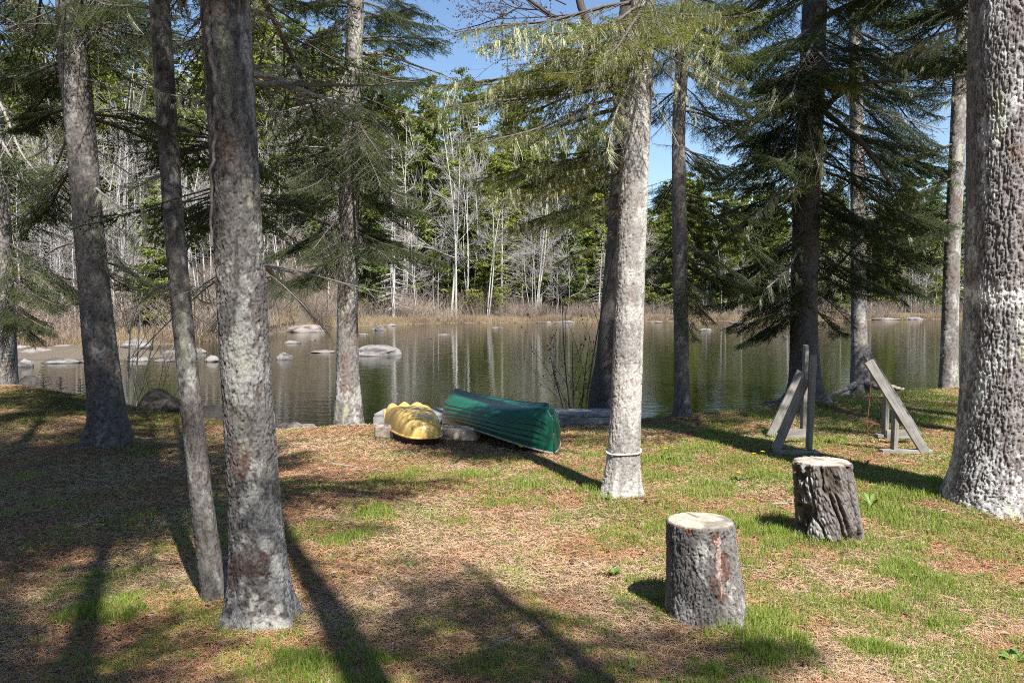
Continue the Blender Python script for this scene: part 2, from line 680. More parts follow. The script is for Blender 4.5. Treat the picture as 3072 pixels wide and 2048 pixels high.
def trunk_mesh(name, pts, kind, seed, base, lich=0.4, white=0.0, flare=0.35, lobes=5, fine=(0.012, 0.015), zfine=4.0, rust=0.15, glich=0.2, extra=None, tone=1.0, lobe_dir=None, sc_=1.0):
    """pts: list of (x, y, z, radius) in world, rising. Vertices are local to base."""
    pts = np.array(pts, float)
    z0, z1 = pts[0, 2] - 0.12, pts[-1, 2]
    dz, du = fine
    zl = np.concatenate([np.arange(z0, min(zfine, z1), dz), np.arange(min(zfine, z1), z1 + 0.05, 0.08)])
    x = np.interp(zl, pts[:, 2], pts[:, 0])
    y = np.interp(zl, pts[:, 2], pts[:, 1])
    r = np.interp(zl, pts[:, 2], pts[:, 3])
    k = max(3, int(0.25 / dz))
    def sm(a):
        ap = np.concatenate([np.full(k, a[0]), a, np.full(k, a[-1])])
        return np.convolve(ap, np.ones(2 * k + 1) / (2 * k + 1), 'valid')
    x, y, r = sm(x), sm(y), sm(r)
    rmax = r[:max(4, len(r) // 3)].mean()
    nth = int(np.clip(2 * math.pi * rmax / du, 24, 280))
    ZZ, TH = ring_grid(zl, nth)
    RR = np.repeat(r[:, None], nth, 1)
    rng = np.random.default_rng(seed)
    hgt = ZZ - pts[0, 2]
    fl = np.exp(-np.maximum(hgt, -0.05) / 0.16)
    lob = np.zeros_like(TH)
    for j in range(lobes):
        a = rng.uniform(0, 6.28) if lobe_dir is None else lobe_dir[j % len(lobe_dir)]
        lob = np.maximum(lob, np.exp(-((np.angle(np.exp(1j * (TH - a)))) / 0.27) ** 2) * rng.uniform(0.6, 1.2))
    RR = RR * (1 + fl * flare * 0.35 + (fl * .6 + .9 * np.exp(-np.maximum(hgt, -.05) / .07)) * flare * lob)
    ux, uy = np.cos(TH), np.sin(TH)
    P0 = np.stack([ux * RR, uy * RR, ZZ], -1).reshape(-1, 3)
    big = fbm(P0 * np.array([5, 5, 1.6]) + seed, 3, seed) - 0.5
    wob = P0 + 0.012 * np.stack([fbm(P0 * 14 + 3, 2, seed + 4) - .5, fbm(P0 * 14 + 9, 2, seed + 5) - .5, 2 * (fbm(P0 * 9 + 5, 2, seed + 6) - .5)], -1)
    if kind == 'furrow':
        wf = P0 + 0.014 * np.stack([fbm(P0 * np.array([22, 22, 9]) + 3, 2, seed + 4) - .5, fbm(P0 * np.array([22, 22, 9]) + 9, 2, seed + 5) - .5, 4 * (fbm(P0 * 12 + 5, 2, seed + 6) - .5)], -1)
        n1_ = fbm(wf * np.array([64, 64, 10]), 2, seed + 1)
        n2_ = fbm(wf * np.array([100, 100, 24]) + 31, 2, seed + 2)
        e = sstep(0.0, 0.085, np.abs(n1_ - .5)) * (.35 + .65 * sstep(0.0, 0.07, np.abs(n2_ - .5)))
        e2 = fbm(wf * np.array([130, 130, 50]), 2, seed + 3)
        disp = 0.013 * e + 0.005 * (e2 - .5) + 0.006 * (fbm(wf * np.array([30, 30, 10]) + 5, 2, seed + 7) - .5) - 0.009
        hn = np.clip(.06 + e * .80 + (e2 - .5) * .5, 0, 1)
    elif kind == 'deep':
        tw = P0.copy()
        ang = P0[:, 2] * 0.9
        tw[:, 0], tw[:, 1] = P0[:, 0] * np.cos(ang) - P0[:, 1] * np.sin(ang), P0[:, 0] * np.sin(ang) + P0[:, 1] * np.cos(ang)
        tw = tw + (wob - P0)
        d1, d2, cid = worley(tw * np.array([11, 11, 1.6]) + 0.8 * (fbm(P0 * 6, 2, seed)[:, None] - .5), seed)
        e0 = sstep(0.02, 0.22, d2 - d1)
        f1, f2, fc = worley(tw * np.array([60, 60, 17]), seed + 3)
        e2 = sstep(0.0, 0.4, f2 - f1)
        disp = 0.030 * e0 + 0.008 * e2 - 0.026
        hn = np.clip(e0 * (0.35 + 0.65 * e2), 0, 1)
    elif kind == 'smooth':
        d1, d2, cid = worley(wob * np.array([40, 40, 22]), seed)
        e = sstep(0.0, 0.3, d2 - d1)
        disp = 0.003 * e + 0.002 * (fbm(P0 * 60, 2, seed) - .5)
        hn = 0.45 + 0.55 * e
    else:                                           # scaly plates
        wf = P0 + 0.02 * np.stack([fbm(P0 * 26 + 3, 2, seed + 4) - .5, fbm(P0 * 26 + 9, 2, seed + 5) - .5, 2.2 * (fbm(P0 * 20 + 5, 2, seed + 6) - .5)], -1)
        n1_ = fbm(wf * np.array([46, 46, 9]) * sc_, 3, seed + 1)
        n2_ = fbm(wf * np.array([62, 62, 40]) * sc_ + 31, 2, seed + 2)
        e = sstep(0.0, 0.07, np.abs(n1_ - .5))
        e2 = sstep(0.0, 0.09, np.abs(n2_ - .5))
        fl_ = fbm(wf * np.array([120, 120, 75]) * sc_, 3, seed + 8) - .5
        pl = fbm(wf * np.array([26, 26, 16]) * sc_ + 11, 3, seed + 7) - .5
        disp = 0.0065 * e + 0.0045 * e2 + 0.006 * fl_ + 0.004 * pl - 0.009
        hn = np.clip(-.04 + .50 * e + .34 * e2 + 1.3 * fl_ + .3 * pl + .12, 0, 1)
    disp = disp * np.clip(RR.ravel() / 0.13, 0.35, 1.15) + big * 0.05 * RR.ravel()
    Rd = RR + disp.reshape(RR.shape)
    V = np.stack([x[:, None] + ux * Rd - base[0], y[:, None] + uy * Rd - base[1], ZZ - base[2]], -1).reshape(-1, 3)
    # ---- bark colour
    n_l = fbm(P0 * np.array([7, 7, 3.2]) + 40, 5, seed + 10, 0.62)
    n_f = fbm(P0 * np.array([45, 45, 30]), 3, seed + 12)
    n_r = fbm(P0 * np.array([6, 6, 3]) + 90, 4, seed + 14)
    c = mix(BROWN, GREY, np.clip(hn * 0.9 + (n_f - .5) * 0.7, 0, 1))
    c = lerpc(c, np.broadcast_to(RUST, c.shape), np.clip(sstep(0.72 - rust * 0.5, 0.82 - rust * 0.5, n_r) * (0.4 + 0.6 * (1 - hn)), 0, 1) * 0.8)
    Lm = sstep(0.64 - lich * 0.34, 0.74 - lich * 0.30, n_l * 0.7 + n_f * 0.3) * (0.35 + 0.65 * hn)
    c = lerpc(c, np.broadcast_to(PALE, c.shape), np.clip(Lm, 0, 1) * 0.85)
    gn = fbm(P0 * np.array([9, 9, 2.2]) + 7, 4, seed + 20)
    c = lerpc(c, np.broadcast_to(GREENL, c.shape), np.clip(sstep(0.74 - glich * 0.35, 0.84 - glich * 0.3, gn), 0, 1) * 0.75)
    if white:
        c = c * (1 + white)
    if extra is not None:
        c = extra(c, P0, hgt.ravel(), TH.ravel(), n_f, n_l)
    c = np.clip(c * tone, 0.01, 0.85)
    nz = len(zl)
    ii = np.arange(nz * nth).reshape(nz, nth)
    j2 = np.roll(np.arange(nth), -1)
    Qd = np.stack([ii[:-1], ii[:-1][:, j2], ii[1:][:, j2], ii[1:]], -1).reshape(-1, 4)
    return to_mesh(name, V, [Qd], BARK, True, c)


# ------------------------------------------------------------------ boughs
def unit(v):
    return v / (np.linalg.norm(v, axis=-1, keepdims=True) + 1e-12)


def needle_tris(P, T, rng, ln, w, spread=0.85):
    n = len(P)
    rv = rng.normal(size=(n, 3))
    rad = unit(rv - T * (rv * T).sum(1, keepdims=True))
    d = unit(T * (1 - spread * 0.45) + rad * spread)
    sd = unit(np.cross(d, rng.normal(size=(n, 3))))
    l = ln * rng.uniform(0.7, 1.2, (n, 1))
    V = np.stack([P - sd * w, P + sd * w, P + d * l], 1).reshape(-1, 3)
    return V, np.arange(3 * n).reshape(-1, 3)


def make_bough(seed, L, live=True, droop=0.25, lift=0.12, dens=1.0, lichen=0, bare_in=0.45, wide=0.46, nl=0.0175, curl=0.25, tint=(.55, .62, .60)):  # default tint puts a shaded look into the needle colour
    """wood, needle and lichen meshes of one bough that grows along +x"""
    rng = np.random.default_rng(seed)
    n = 16
    t = np.linspace(0, 1, n)
    ax = np.stack([L * t, L * 0.05 * np.sin(t * rng.uniform(2, 5) + rng.uniform(0, 6)) * t, -droop * L * t ** 1.5 + lift * L * t ** 3.2 + 0.012 * L * np.sin(t * 9 + seed)], -1)
    r0 = 0.0105 * L + 0.004
    wood = [tubes(ax, r0 * (1 - 0.85 * t) + 0.001, 7)]
    axt = unit(np.gradient(ax, axis=0))
    P2, R2, P3, R3 = [], [], [], []
    NP, NT, NC = [], [], []
    lich_pts = []
    s = rng.uniform(0.06, 0.12)
    side = 1
    while s < 0.985:
        q = np.array([np.interp(s, t, ax[:, k]) for k in range(3)])
        tg = unit(np.array([np.interp(s, t, axt[:, k]) for k in range(3)]))
        lat = unit(np.cross(np.array([0, 0, 1.0]), tg)) * side
        a = R(rng.uniform(38, 66)) * (1 - 0.35 * s)
        d = unit(tg * math.cos(a) + lat * math.sin(a) + np.array([0, 0, rng.normal(-0.10, 0.14)]))
        l = (wide * L * (1 - s) ** 0.75 * min(1, (s + 0.12) / 0.3) + 0.09) * rng.uniform(0.55, 1.12)
        if not live:
            l *= rng.choice([0.35, 0.8, 1.15])
        m = 7
        u = np.linspace(0, 1, m)[:, None]
        cv = rng.normal(0, curl if not live else 0.08, 3) * l
        pts = q + d * l * u + np.array([0, 0, -0.22 * l]) * u ** 1.8 + cv * u ** 2 + (np.array([0, 0, 0.12 * l]) * u ** 3.5)
        P2.append(pts)
        R2.append((0.0016 + 0.0045 * l) * (1 - 0.8 * u[:, 0]) + 0.0006)
        ptt = unit(np.gradient(pts, axis=0))
        u0 = max(0.04, bare_in * (1 - 1.3 * s)) if live else 2
        if live and rng.random() < .13:
            u0 = rng.uniform(.6, .95)
        k = int(l / 0.027 * (1 if live else 0.35)) + 2
        tone = rng.uniform(0.75, 1.25)
        for j in range(k):
            uu = (j + rng.uniform(0.2, 0.8)) / k
            b = np.array([np.interp(uu, u[:, 0], pts[:, c]) for c in range(3)])
            tt = unit(np.array([np.interp(uu, u[:, 0], ptt[:, c]) for c in range(3)]))
            if rng.random() < 0.5:
                lich_pts.append((b, (1 - uu)))
            if live and (uu < u0 or rng.random() > 0.55 + 0.45 * dens):
                continue
            lt = unit(np.cross(np.array([0, 0, 1.0]), tt)) * (1 if j % 2 else -1)
            a2 = R(rng.uniform(35, 65))
            d2 = unit(tt * math.cos(a2) + lt * math.sin(a2) + np.array([0, 0, rng.normal(-0.22, 0.28)]))
            l2 = (0.065 + 0.12 * (1 - uu) * min(1, l / 0.4)) * rng.uniform(0.6, 1.2)
            if not live:
                l2 *= rng.uniform(0.8, 2.4)
            v = np.linspace(0, 1, 4)[:, None]
            c2 = rng.normal(0, 0.12 if live else 0.35, 3) * l2
            tp = b + d2 * l2 * v + c2 * v ** 2 + np.array([0, 0, -0.12 * l2]) * v ** 2
            P3.append(tp)
            R3.append(np.array([0.0015, 0.0012, 0.0009, 0.0004]) * (1 if live else 1.2))
            if live:
                kn = int(l2 / 0.0024 * dens)
                w = rng.uniform(0.02, 1, kn)
                NP.append(tp[0] + (tp[-1] - tp[0]) * w[:, None])
                NT.append(np.broadcast_to(unit(tp[-1] - tp[0]), (kn, 3)))
                NC.append(np.full(kn, tone * rng.uniform(0.85, 1.15)))
        if live:
            kn = int(l * (1 - u0) / 0.0028 * dens)
            w = rng.uniform(u0, 1, max(kn, 4))
            NP.append(np.stack([np.interp(w, u[:, 0], pts[:, c]) for c in range(3)], -1))
            NT.append(unit(np.stack([np.interp(w, u[:, 0], ptt[:, c]) for c in range(3)], -1)))
            NC.append(np.full(len(w), tone))
        s += rng.uniform(0.55, 1.35) * (0.036 if live else 0.075) / L
        side = -side
    wb = MB()
    wb.add(*wood[0])
    wb.add(*tubes(np.array(P2), np.array(R2), 5))
    if P3:
        wb.add(*tubes(np.array(P3), np.array(R3), 3))
    wm = wb.mesh('branch', TWIG if live else TWIG_PALE, True)
    nm = None
    if live:
        NP, NT, NC = np.concatenate(NP), np.concatenate(NT), np.concatenate(NC)
        V, Fc = needle_tris(NP, NT, rng, nl, 0.0019)
        base = np.stack([0.080 * NC * tint[0], 0.122 * NC ** 0.9 * tint[1], 0.026 * NC * tint[2]], -1)
        yell = rng.random(len(NC)) < 0.12
        base[yell] *= np.array([1.7, 1.4, 0.9])
        nm = to_mesh('foliage', V, [Fc], NEEDLE, False, np.repeat(base, 3, 0))
    lm = None
    if lichen:
        rng.shuffle(lich_pts)
        Vs, Fs, nv = [], [], 0
        for (b, wgt) in lich_pts[:lichen]:
            kk = rng.integers(7, 20)
            hl = rng.uniform(0.04, 0.16) * rng.choice([0.6, 1, 1.5])
            for _ in range(kk):
                ll = hl * rng.uniform(0.4, 1.2)
                st = b + rng.normal(0, 0.009, 3)
                u = np.linspace(0, 1, 6)[:, None]
                dr = np.array([rng.normal(0, 0.16), rng.normal(0, 0.16), -1.0])
                pp = st + dr * ll * u + 0.05 * ll * np.sin(u * rng.uniform(5, 12) + rng.uniform(0, 6, 3)) * u
                w = 0.0030 * (1 - 0.7 * u) * rng.uniform(0.6, 1.2)
                sd = np.array([math.cos(kk + ll * 99), math.sin(kk + ll * 99), 0])
                Vs.append(np.stack([pp - sd * w, pp + sd * w], 1).reshape(-1, 3))
                i0 = nv + 2 * np.arange(5)
                Fs.append(np.stack([i0, i0 + 1, i0 + 3, i0 + 2], -1))
                nv += 12
        lm = to_mesh('hanging_lichen', np.concatenate(Vs), [np.concatenate(Fs)], LICHEN)
    return dict(L=L, wood=wm, needle=nm, lichen=lm)


SUNLIT_TINT = (2.1, 1.7, 1.0)  # sunlit look put into the needle colour of lichened and sparse boughs
BOUGH = {
    'f': [make_bough(11, 1.5, dens=1.0, droop=.22), make_bough(12, 1.7, dens=1.1, droop=.30, lift=.16), make_bough(13, 1.3, dens=1.0, droop=.18, lichen=8), make_bough(14, 1.9, dens=1.0, droop=.34, lift=.2), make_bough(15, 1.6, dens=.9, droop=.42, lift=.14, lichen=10), make_bough(16, 1.5, dens=.9, droop=.62, lift=.25, wide=.36), make_bough(17, 1.4, dens=.85, droop=.5, lift=.05, wide=.55), make_bough(18, 1.8, dens=.8, droop=.12, lift=-.12, wide=.36)],
    'l': [make_bough(21, 1.3, dens=.75, droop=.26, lichen=64, bare_in=.6, tint=SUNLIT_TINT), make_bough(22, 1.5, dens=.7, droop=.36, lichen=84, bare_in=.75, tint=SUNLIT_TINT), make_bough(23, 1.2, dens=.8, droop=.2, lichen=40, bare_in=.5, tint=SUNLIT_TINT)],
    's': [make_bough(31, 1.5, dens=.45, droop=.40, lichen=26, bare_in=.95, wide=.3, tint=SUNLIT_TINT), make_bough(32, 1.7, dens=.4, droop=.3, lichen=16, bare_in=.9, wide=.34, tint=SUNLIT_TINT)],
    'd': [make_bough(41, 1.2, live=False, droop=.2, lift=.05, lichen=0, wide=.4), make_bough(42, 1.5, live=False, droop=.32, lichen=12, wide=.38), make_bough(43, 1.0, live=False, droop=.1, lift=-.1, wide=.5), make_bough(44, 1.3, live=False, droop=.45, lift=.1, wide=.35)],
    'x': [make_bough(51, 1.2, live=False, droop=.3, lichen=40, wide=.3), make_bough(52, 1.4, live=False, droop=.42, lichen=60, wide=.34)],
}
print('boughs', round(time.time() - T0, 1))
RNG = np.random.default_rng(7)


def place_bough(root, p, az, L, kind, pitch=0.0, roll=None):
    """p is world; root an unrotated Empty"""
    b = BOUGH[kind][RNG.integers(len(BOUGH[kind]))]
    o = obj('branch', b['wood'], root)
    sc = L / b['L']
    fl = RNG.choice([-1, 1])
    o.matrix_basis = Matrix.Translation(Vector(p) - root.location) @ Matrix.Rotation(az, 4, 'Z') @ Matrix.Rotation(-pitch, 4, 'Y') @ Matrix.Rotation(RNG.normal(0, .22) if roll is None else roll, 4, 'X') @ Matrix.Diagonal((sc, sc * fl * RNG.uniform(.85, 1.1), sc * RNG.uniform(.8, 1.15), 1))
    if b['needle'] is not None:
        obj('foliage', b['needle'], o)
    if b['lichen'] is not None:
        obj('hanging_lichen', b['lichen'], o, kind='stuff')
    return o


class Tree:
    def __init__(s, name, label, cat, px, base_px, H, kind, seed, z0=None, group='tree trunks on the near shore', D=None, **kw):
        """px: list of (x, y, width) on the measured view from top of frame down to the base"""
        g = G(*base_px) if D is None else W(base_px[0], base_px[1], D)
        s.D = g[1]
        zb = hz(g[0], g[1]) if z0 is None else z0
        pts = []
        for (x, y, w) in px[::-1]:
            q = W(x, y, s.D)
            pts.append((q[0], s.D, q[2], wpx(w, s.D) / 2 * .95))
        pts[0] = (pts[0][0], s.D, min(zb, pts[0][2]), pts[0][3])
        top = pts[-1]
        lean = (pts[-1][0] - pts[-2][0]) / max(.1, pts[-1][2] - pts[-2][2])
        m = 5
        for k in range(1, m + 1):
            f = k / m
            dzz = (H - top[2]) * f
            pts.append((top[0] + lean * dzz * (1 - .5 * f), s.D, top[2] + dzz, top[3] * (1 - f) + .015 * f))
        s.pts = np.array(pts)
        s.H = H
        s.dup = name == 'spruce_tree' and s.D > 7
        s.base = np.array([pts[0][0], s.D, pts[0][2]])
        s.root = thing(name, s.base, label, cat, group)
        zf = W(512, -30, s.D)[2] + .3
        obj('trunk', trunk_mesh('trunk', pts, kind, seed, s.base, zfine=zf, **kw), s.root)

    def at(s, z):
        p = s.pts
        return np.array([np.interp(z, p[:, 2], p[:, 0]), s.D, z])

    def rad(s, z):
        return np.interp(z, s.pts[:, 2], s.pts[:, 3])

    def to(s, ya, tx, ty, dy, kind):
        s._to(ya, tx, ty, dy, kind)
        if s.dup and kind == 'f':
            s._to(ya + RNG.normal(0, 14), tx + (s.at(1.6)[0] * 0 + RNG.normal(0, 22)), ty + RNG.normal(8, 26), dy + RNG.normal(0, .35), kind)

    def _to(s, ya, tx, ty, dy, kind):
        """bough from the trunk at view height ya to the view point (tx, ty), dy metres behind the trunk"""
        if kind in 'fls':
            ya = max(ya, ty - 80)
        a = s.at(W(512, ya, s.D)[2])
        q = W(tx, ty, s.D + dy)
        d = q - a
        L = np.linalg.norm(d)
        az = math.atan2(d[1], d[0])
        pitch = math.asin(d[2] / L)
        place_bough(s.root, a, az, L * 1.02, kind, pitch + (.16 if kind in 'fl' else .2))

    def limb(s, pts_px, r0, r1, dys, mat=None):
        P = np.array([W(x, y, s.D + d) for (x, y), d in zip(pts_px, dys)])
        tt = np.linspace(0, 1, len(P))
        u = np.linspace(0, 1, 26)
        Pc = np.stack([np.interp(u, tt, P[:, k]) for k in range(3)], -1)
        for _ in range(3):
            Pc[1:-1] = (Pc[:-2] + 2 * Pc[1:-1] + Pc[2:]) / 4
        Pc[1:] += RNG.normal(0, .006, Pc[1:].shape)
        V, Qd = tubes(Pc, r0 + (r1 - r0) * u, 8)
        obj('branch', to_mesh('branch', V - s.base, [Qd], mat or TWIG, True), s.root)
        return Pc

    def fill(s, z0, z1, n, L0, L1, kinds, az=None, pitch=(-.15, .15)):
        for k in range(n):
            z = z0 + (z1 - z0) * (k + RNG.random()) / n
            a = RNG.uniform(0, 2 * math.pi) if az is None else RNG.uniform(*az)
            L = L0 + (L1 - L0) * (z - z0) / max(.01, z1 - z0)
            place_bough(s.root, s.at(z), a, L * RNG.uniform(.75, 1.15), kinds[RNG.integers(len(kinds))], RNG.uniform(*pitch))


def white_base(c, P0, h, th, nf, nl):
    front = np.cos(th + 1.35)
    m = sstep(.62, .25, h + (nl - .5) * .9) * sstep(-.35, .35, front + (nf - .5))
    m = np.clip(m * 1.5 * sstep(.40, .58, nf * .45 + nl * .55), 0, 1)
    c = lerpc(c, np.broadcast_to(np.array([.52, .51, .48]), c.shape), m)
    def spot(h0, t0, rh, rt):
        d = ((h - h0) / rh) ** 2 + (np.angle(np.exp(1j * (th - t0))) / rt) ** 2 + (nl - .5) * 2.2
        return sstep(1.1, .6, d)
    r = np.clip(spot(.82, -1.75, .09, .5) + spot(.36, -1.5, .06, .7) + spot(.27, -2.3, .1, .3), 0, 1)
    return lerpc(c, np.broadcast_to(np.array([.11, .045, .035]), c.shape), r * .8 * sstep(.42, .56, nf))


def pale_bark(c, P0, h, th, nf, nl):
    c = lerpc(c, np.broadcast_to(np.array([.52, .50, .47]), c.shape), np.full(len(c), .28) + .3 * (nl > .5))
    r = sstep(.57, .67, nl * .6 + nf * .4) * sstep(2.0, .9, h) * sstep(.25, .6, h) * (np.cos(th - 3.6) > -.2)
    return lerpc(c, np.broadcast_to(np.array([.20, .11, .08]), c.shape), r * .7)


def band(c, P0, h, th, nf, nl):
    w = np.exp(-((h - 1.62 - .12 * (nl - .5)) / .07) ** 2) * (.35 + .65 * (nf > .42))
    w = np.maximum(w, .7 * np.exp(-((h - 1.42) / .05) ** 2) * (np.cos(th + .9) > .4) * (nf > .45))
    return lerpc(c * np.array([.98, .99, 1.02]), np.broadcast_to(np.array([.66, .65, .60]), c.shape), np.clip(w, 0, 1) * .8)


GT = 'trees standing on the near shore'
# far left, mostly outside the frame
t1 = Tree('spruce_tree', 'dark spruce trunk rising from the mossy bank, with drooping dark branches', 'tree', [(-30, 0, 50), (-20, 300, 52), (-4, 500, 54), (4, 700, 56), (8, 860, 62), (10, 888, 74)], (10, 888), 11, 'scaly', 1, lich=.25, fine=(.02, .02), group=GT)
t2 = Tree('spruce_tree', 'stout grey spruce leaning right, its flared foot on the mossy bank', 'tree', [(165, 0, 68), (170, 150, 68), (185, 300, 66), (200, 480, 66), (215, 650, 70), (230, 800, 76), (245, 930, 84), (252, 1005, 98), (255, 1032, 112)], (255, 1032), 12, 'scaly', 2, lich=.30, flare=.5, group=GT, fine=(.012, .014), glich=.05, tone=.6)
t3 = Tree('spruce_tree', 'slender curved spruce trunk close beside the thicker white-footed one', 'tree', [(365, 0, 46), (375, 120, 46), (385, 300, 46), (398, 500, 46), (416, 700, 48), (436, 900, 50), (455, 1080, 52), (472, 1230, 56), (490, 1340, 60), (500, 1385, 62)], (500, 1385), 8.5, 'scaly', 3, lich=.36, flare=.3, group=GT, glich=.05, tone=.66, fine=(.006, .006))
t4 = Tree('spruce_tree', 'thick grey spruce with a white lichen foot and dark red patches', 'tree', [(516, 0, 112), (526, 150, 112), (535, 300, 110), (545, 500, 111), (556, 700, 114), (568, 900, 118), (580, 1080, 122), (590, 1230, 126), (598, 1350, 140), (602, 1440, 156)], (602, 1440), 9.5, 'scaly', 4, lich=.36, glich=.08, tone=.6, flare=.34, lobes=5, group=GT, fine=(.005, .0055), extra=white_base, lobe_dir=[-.6, -2.6, .6, 2.2, 3.4])
t5 = Tree('spruce_tree', 'straight spruce on a needle mound by the water, left of the yellow boat', 'tree', [(817, 0, 38), (812, 150, 42), (806, 300, 46), (802, 450, 48), (800, 600, 48), (798, 750, 50), (799, 860, 54), (800, 920, 64), (801, 950, 84)], (801, 952), 12, 'scaly', 5, lich=.42, rust=.4, flare=.5, group=GT, fine=(.016, .016))
t6 = Tree('spruce_tree', 'pale white-barked spruce with hanging lichen and a white cord tied round it', 'tree', [(1478, 0, 58), (1474, 120, 60), (1468, 220, 62), (1458, 350, 68), (1452, 500, 70), (1447, 650, 70), (1442, 800, 71), (1437, 950, 74), (1431, 1060, 78), (1426, 1120, 86), (1424, 1148, 92)], (1424, 1148), 9.5, 'scaly', 6, lich=.50, flare=.34, tone=1.0, group=GT, fine=(.0075, .0075), glich=.3, extra=pale_bark)
t7 = Tree('maple_tree', 'dark leaning maple trunk directly behind the pale white-barked spruce', 'tree', [(1440, 160, 58), (1438, 250, 56), (1428, 400, 52), (1418, 550, 50), (1405, 700, 50), (1394, 830, 54), (1384, 900, 66), (1380, 930, 80)], (1380, 930), 7.5, 'smooth', 7, lich=.05, group=GT, fine=(.02, .02), tone=.55)
t8 = Tree('spruce_tree', 'thin dark spruce right of the pale white-barked one, bare at its foot', 'tree', [(1576, 0, 30), (1566, 150, 30), (1558, 300, 31), (1560, 450, 33), (1562, 600, 35), (1565, 800, 35), (1567, 930, 38), (1568, 960, 44)], (1568, 960), 10, 'scaly', 8, lich=.18, flare=.3, group=GT, fine=(.016, .016), tone=.8)
t9 = Tree('spruce_tree', 'broad dark spruce with a spreading foot, behind the tall lumber trestle', 'tree', [(1872, 0, 56), (1866, 150, 58), (1858, 350, 60), (1850, 550, 62), (1846, 700, 62), (1847, 800, 66), (1850, 880, 76), (1852, 928, 96)], (1852, 928), 13, 'scaly', 9, lich=.12, flare=.65, group=GT, fine=(.018, .018), tone=.62, lobe_dir=[3.3, -2.6, -.8, .2, 2.0])
t10 = Tree('spruce_tree', 'sunlit-footed spruce with exposed roots on the grassy point', 'tree', [(1962, 0, 26), (1966, 200, 30), (1970, 400, 33), (1972, 600, 35), (1973, 750, 37), (1975, 830, 42), (1978, 884, 54)], (1978, 888), 11, 'scaly', 10, lich=.4, flare=.8, group=GT, fine=(.02, .02), lobe_dir=[3.5, -.3, -2.4, .7, 2.0])
t11 = Tree('spruce_tree', 'narrow spruce at the water edge just left of the huge furrowed trunk', 'tree', [(2205, 200, 34), (2196, 400, 35), (2188, 550, 36), (2183, 700, 37), (2180, 830, 40), (2178, 888, 46)], (2178, 888), 10, 'scaly', 11, lich=.42, group=GT, fine=(.02, .02))
t12 = Tree('spruce_tree', 'huge furrowed grey trunk at the right edge with a pale lichen band', 'tree', [(2336, 0, 202), (2334, 200, 204), (2332, 450, 208), (2329, 700, 212), (2324, 900, 222), (2318, 1040, 238), (2312, 1120, 256), (2310, 1165, 282)], (2310, 1165), 13, 'furrow', 12, lich=.38, flare=.26, tone=1.4, lobes=6, group=GT, fine=(.0075, .0075), glich=.1, extra=band)
print('trunks', round(time.time() - T0, 1))

# ---- boughs, set out as they hang in the view
for a in [(-60, 160, 90, .5, 'f'), (60, 210, 330, -.6, 's'), (120, 150, 400, -.3, 's'), (160, 180, 240, .3, 'f'), (250, 190, 480, -.4, 's'), (330, 160, 560, .2, 's'), (420, 210, 660, -.5, 'f'), (380, 90, 640, -.7, 's'), (470, 130, 700, -.8, 'f'), (520, 120, 760, -1, 'f'), (30, 120, 130, -1, 'd'), (200, 100, 420, -1.2, 'd'), (300, 130, 500, -1, 'd'), (-100, 140, 30, -.6, 'f'), (650, 95, 780, -.7, 'f'), (350, 170, 430, -.9, 'f')]:
    t1.to(*a)
for a in [(-60, 330, 40, .8, 'f'), (40, 420, 110, 1.0, 'f'), (110, 330, 160, .3, 'f'), (150, 60, 170, .6, 'f'), (60, 40, 60, -.3, 'd'), (20, 20, 40, .3, 'd'), (170, 400, 260, .3, 'd'), (180, 290, 200, -.2, 'x'), (260, 430, 300, 1.2, 'f'), (330, 350, 400, .5, 'd'), (430, 320, 560, .4, 'f'), (420, 380, 520, -.2, 'x'), (240, 60, 360, 0.7, 'd'), (10, 300, 90, -.4, 'd'), (590, 330, 690, .8, 'f'), (500, 330, 470, .8, 'd'), (120, 20, 230, .9, 'f'), (540, 90, 620, .9, 'd'), (240, 90, 240, 1.2, 'f'), (360, 60, 430, 1.0, 'f')]:
    t2.to(*a)
for a in [(10, 460, 60, .3, 'd'), (60, 300, 90, .2, 'd'), (75, 480, 78, 0, 'd'), (190, 470, 260, .3, 'd'), (205, 290, 190, .3, 'd'), (400, 290, 430, .5, 'd'), (640, 330, 700, .5, 'd'), (640, 480, 690, .6, 'd'), (20, 250, 20, -.2, 'd')]:
    t3.to(*a)
for a in [(160, 720, 160, .5, 'd'), (150, 700, 250, 1.2, 'd'), (175, 860, 190, .9, 'd'), (235, 330, 215, .1, 'x'), (60, 640, 120, .5, 'd'), (0, 420, 60, .5, 'd'), (235, 660, 300, .6, 'd'), (340, 450, 350, 1.6, 'f'), (420, 470, 450, 1.8, 'f'), (600, 640, 640, 2.0, 'd')]:
    t4.to(*a)
t4.limb([(575, 190), (640, 196), (740, 192), (850, 196), (960, 186)], .017, .003, [0, .2, .6, 1.0, 1.4], TWIG)
t4.limb([(478, 60), (482, 130), (500, 190), (492, 280), (484, 420), (488, 560)], .012, .006, [-.13, -.17, -.2, -.18, -.16, -.15])
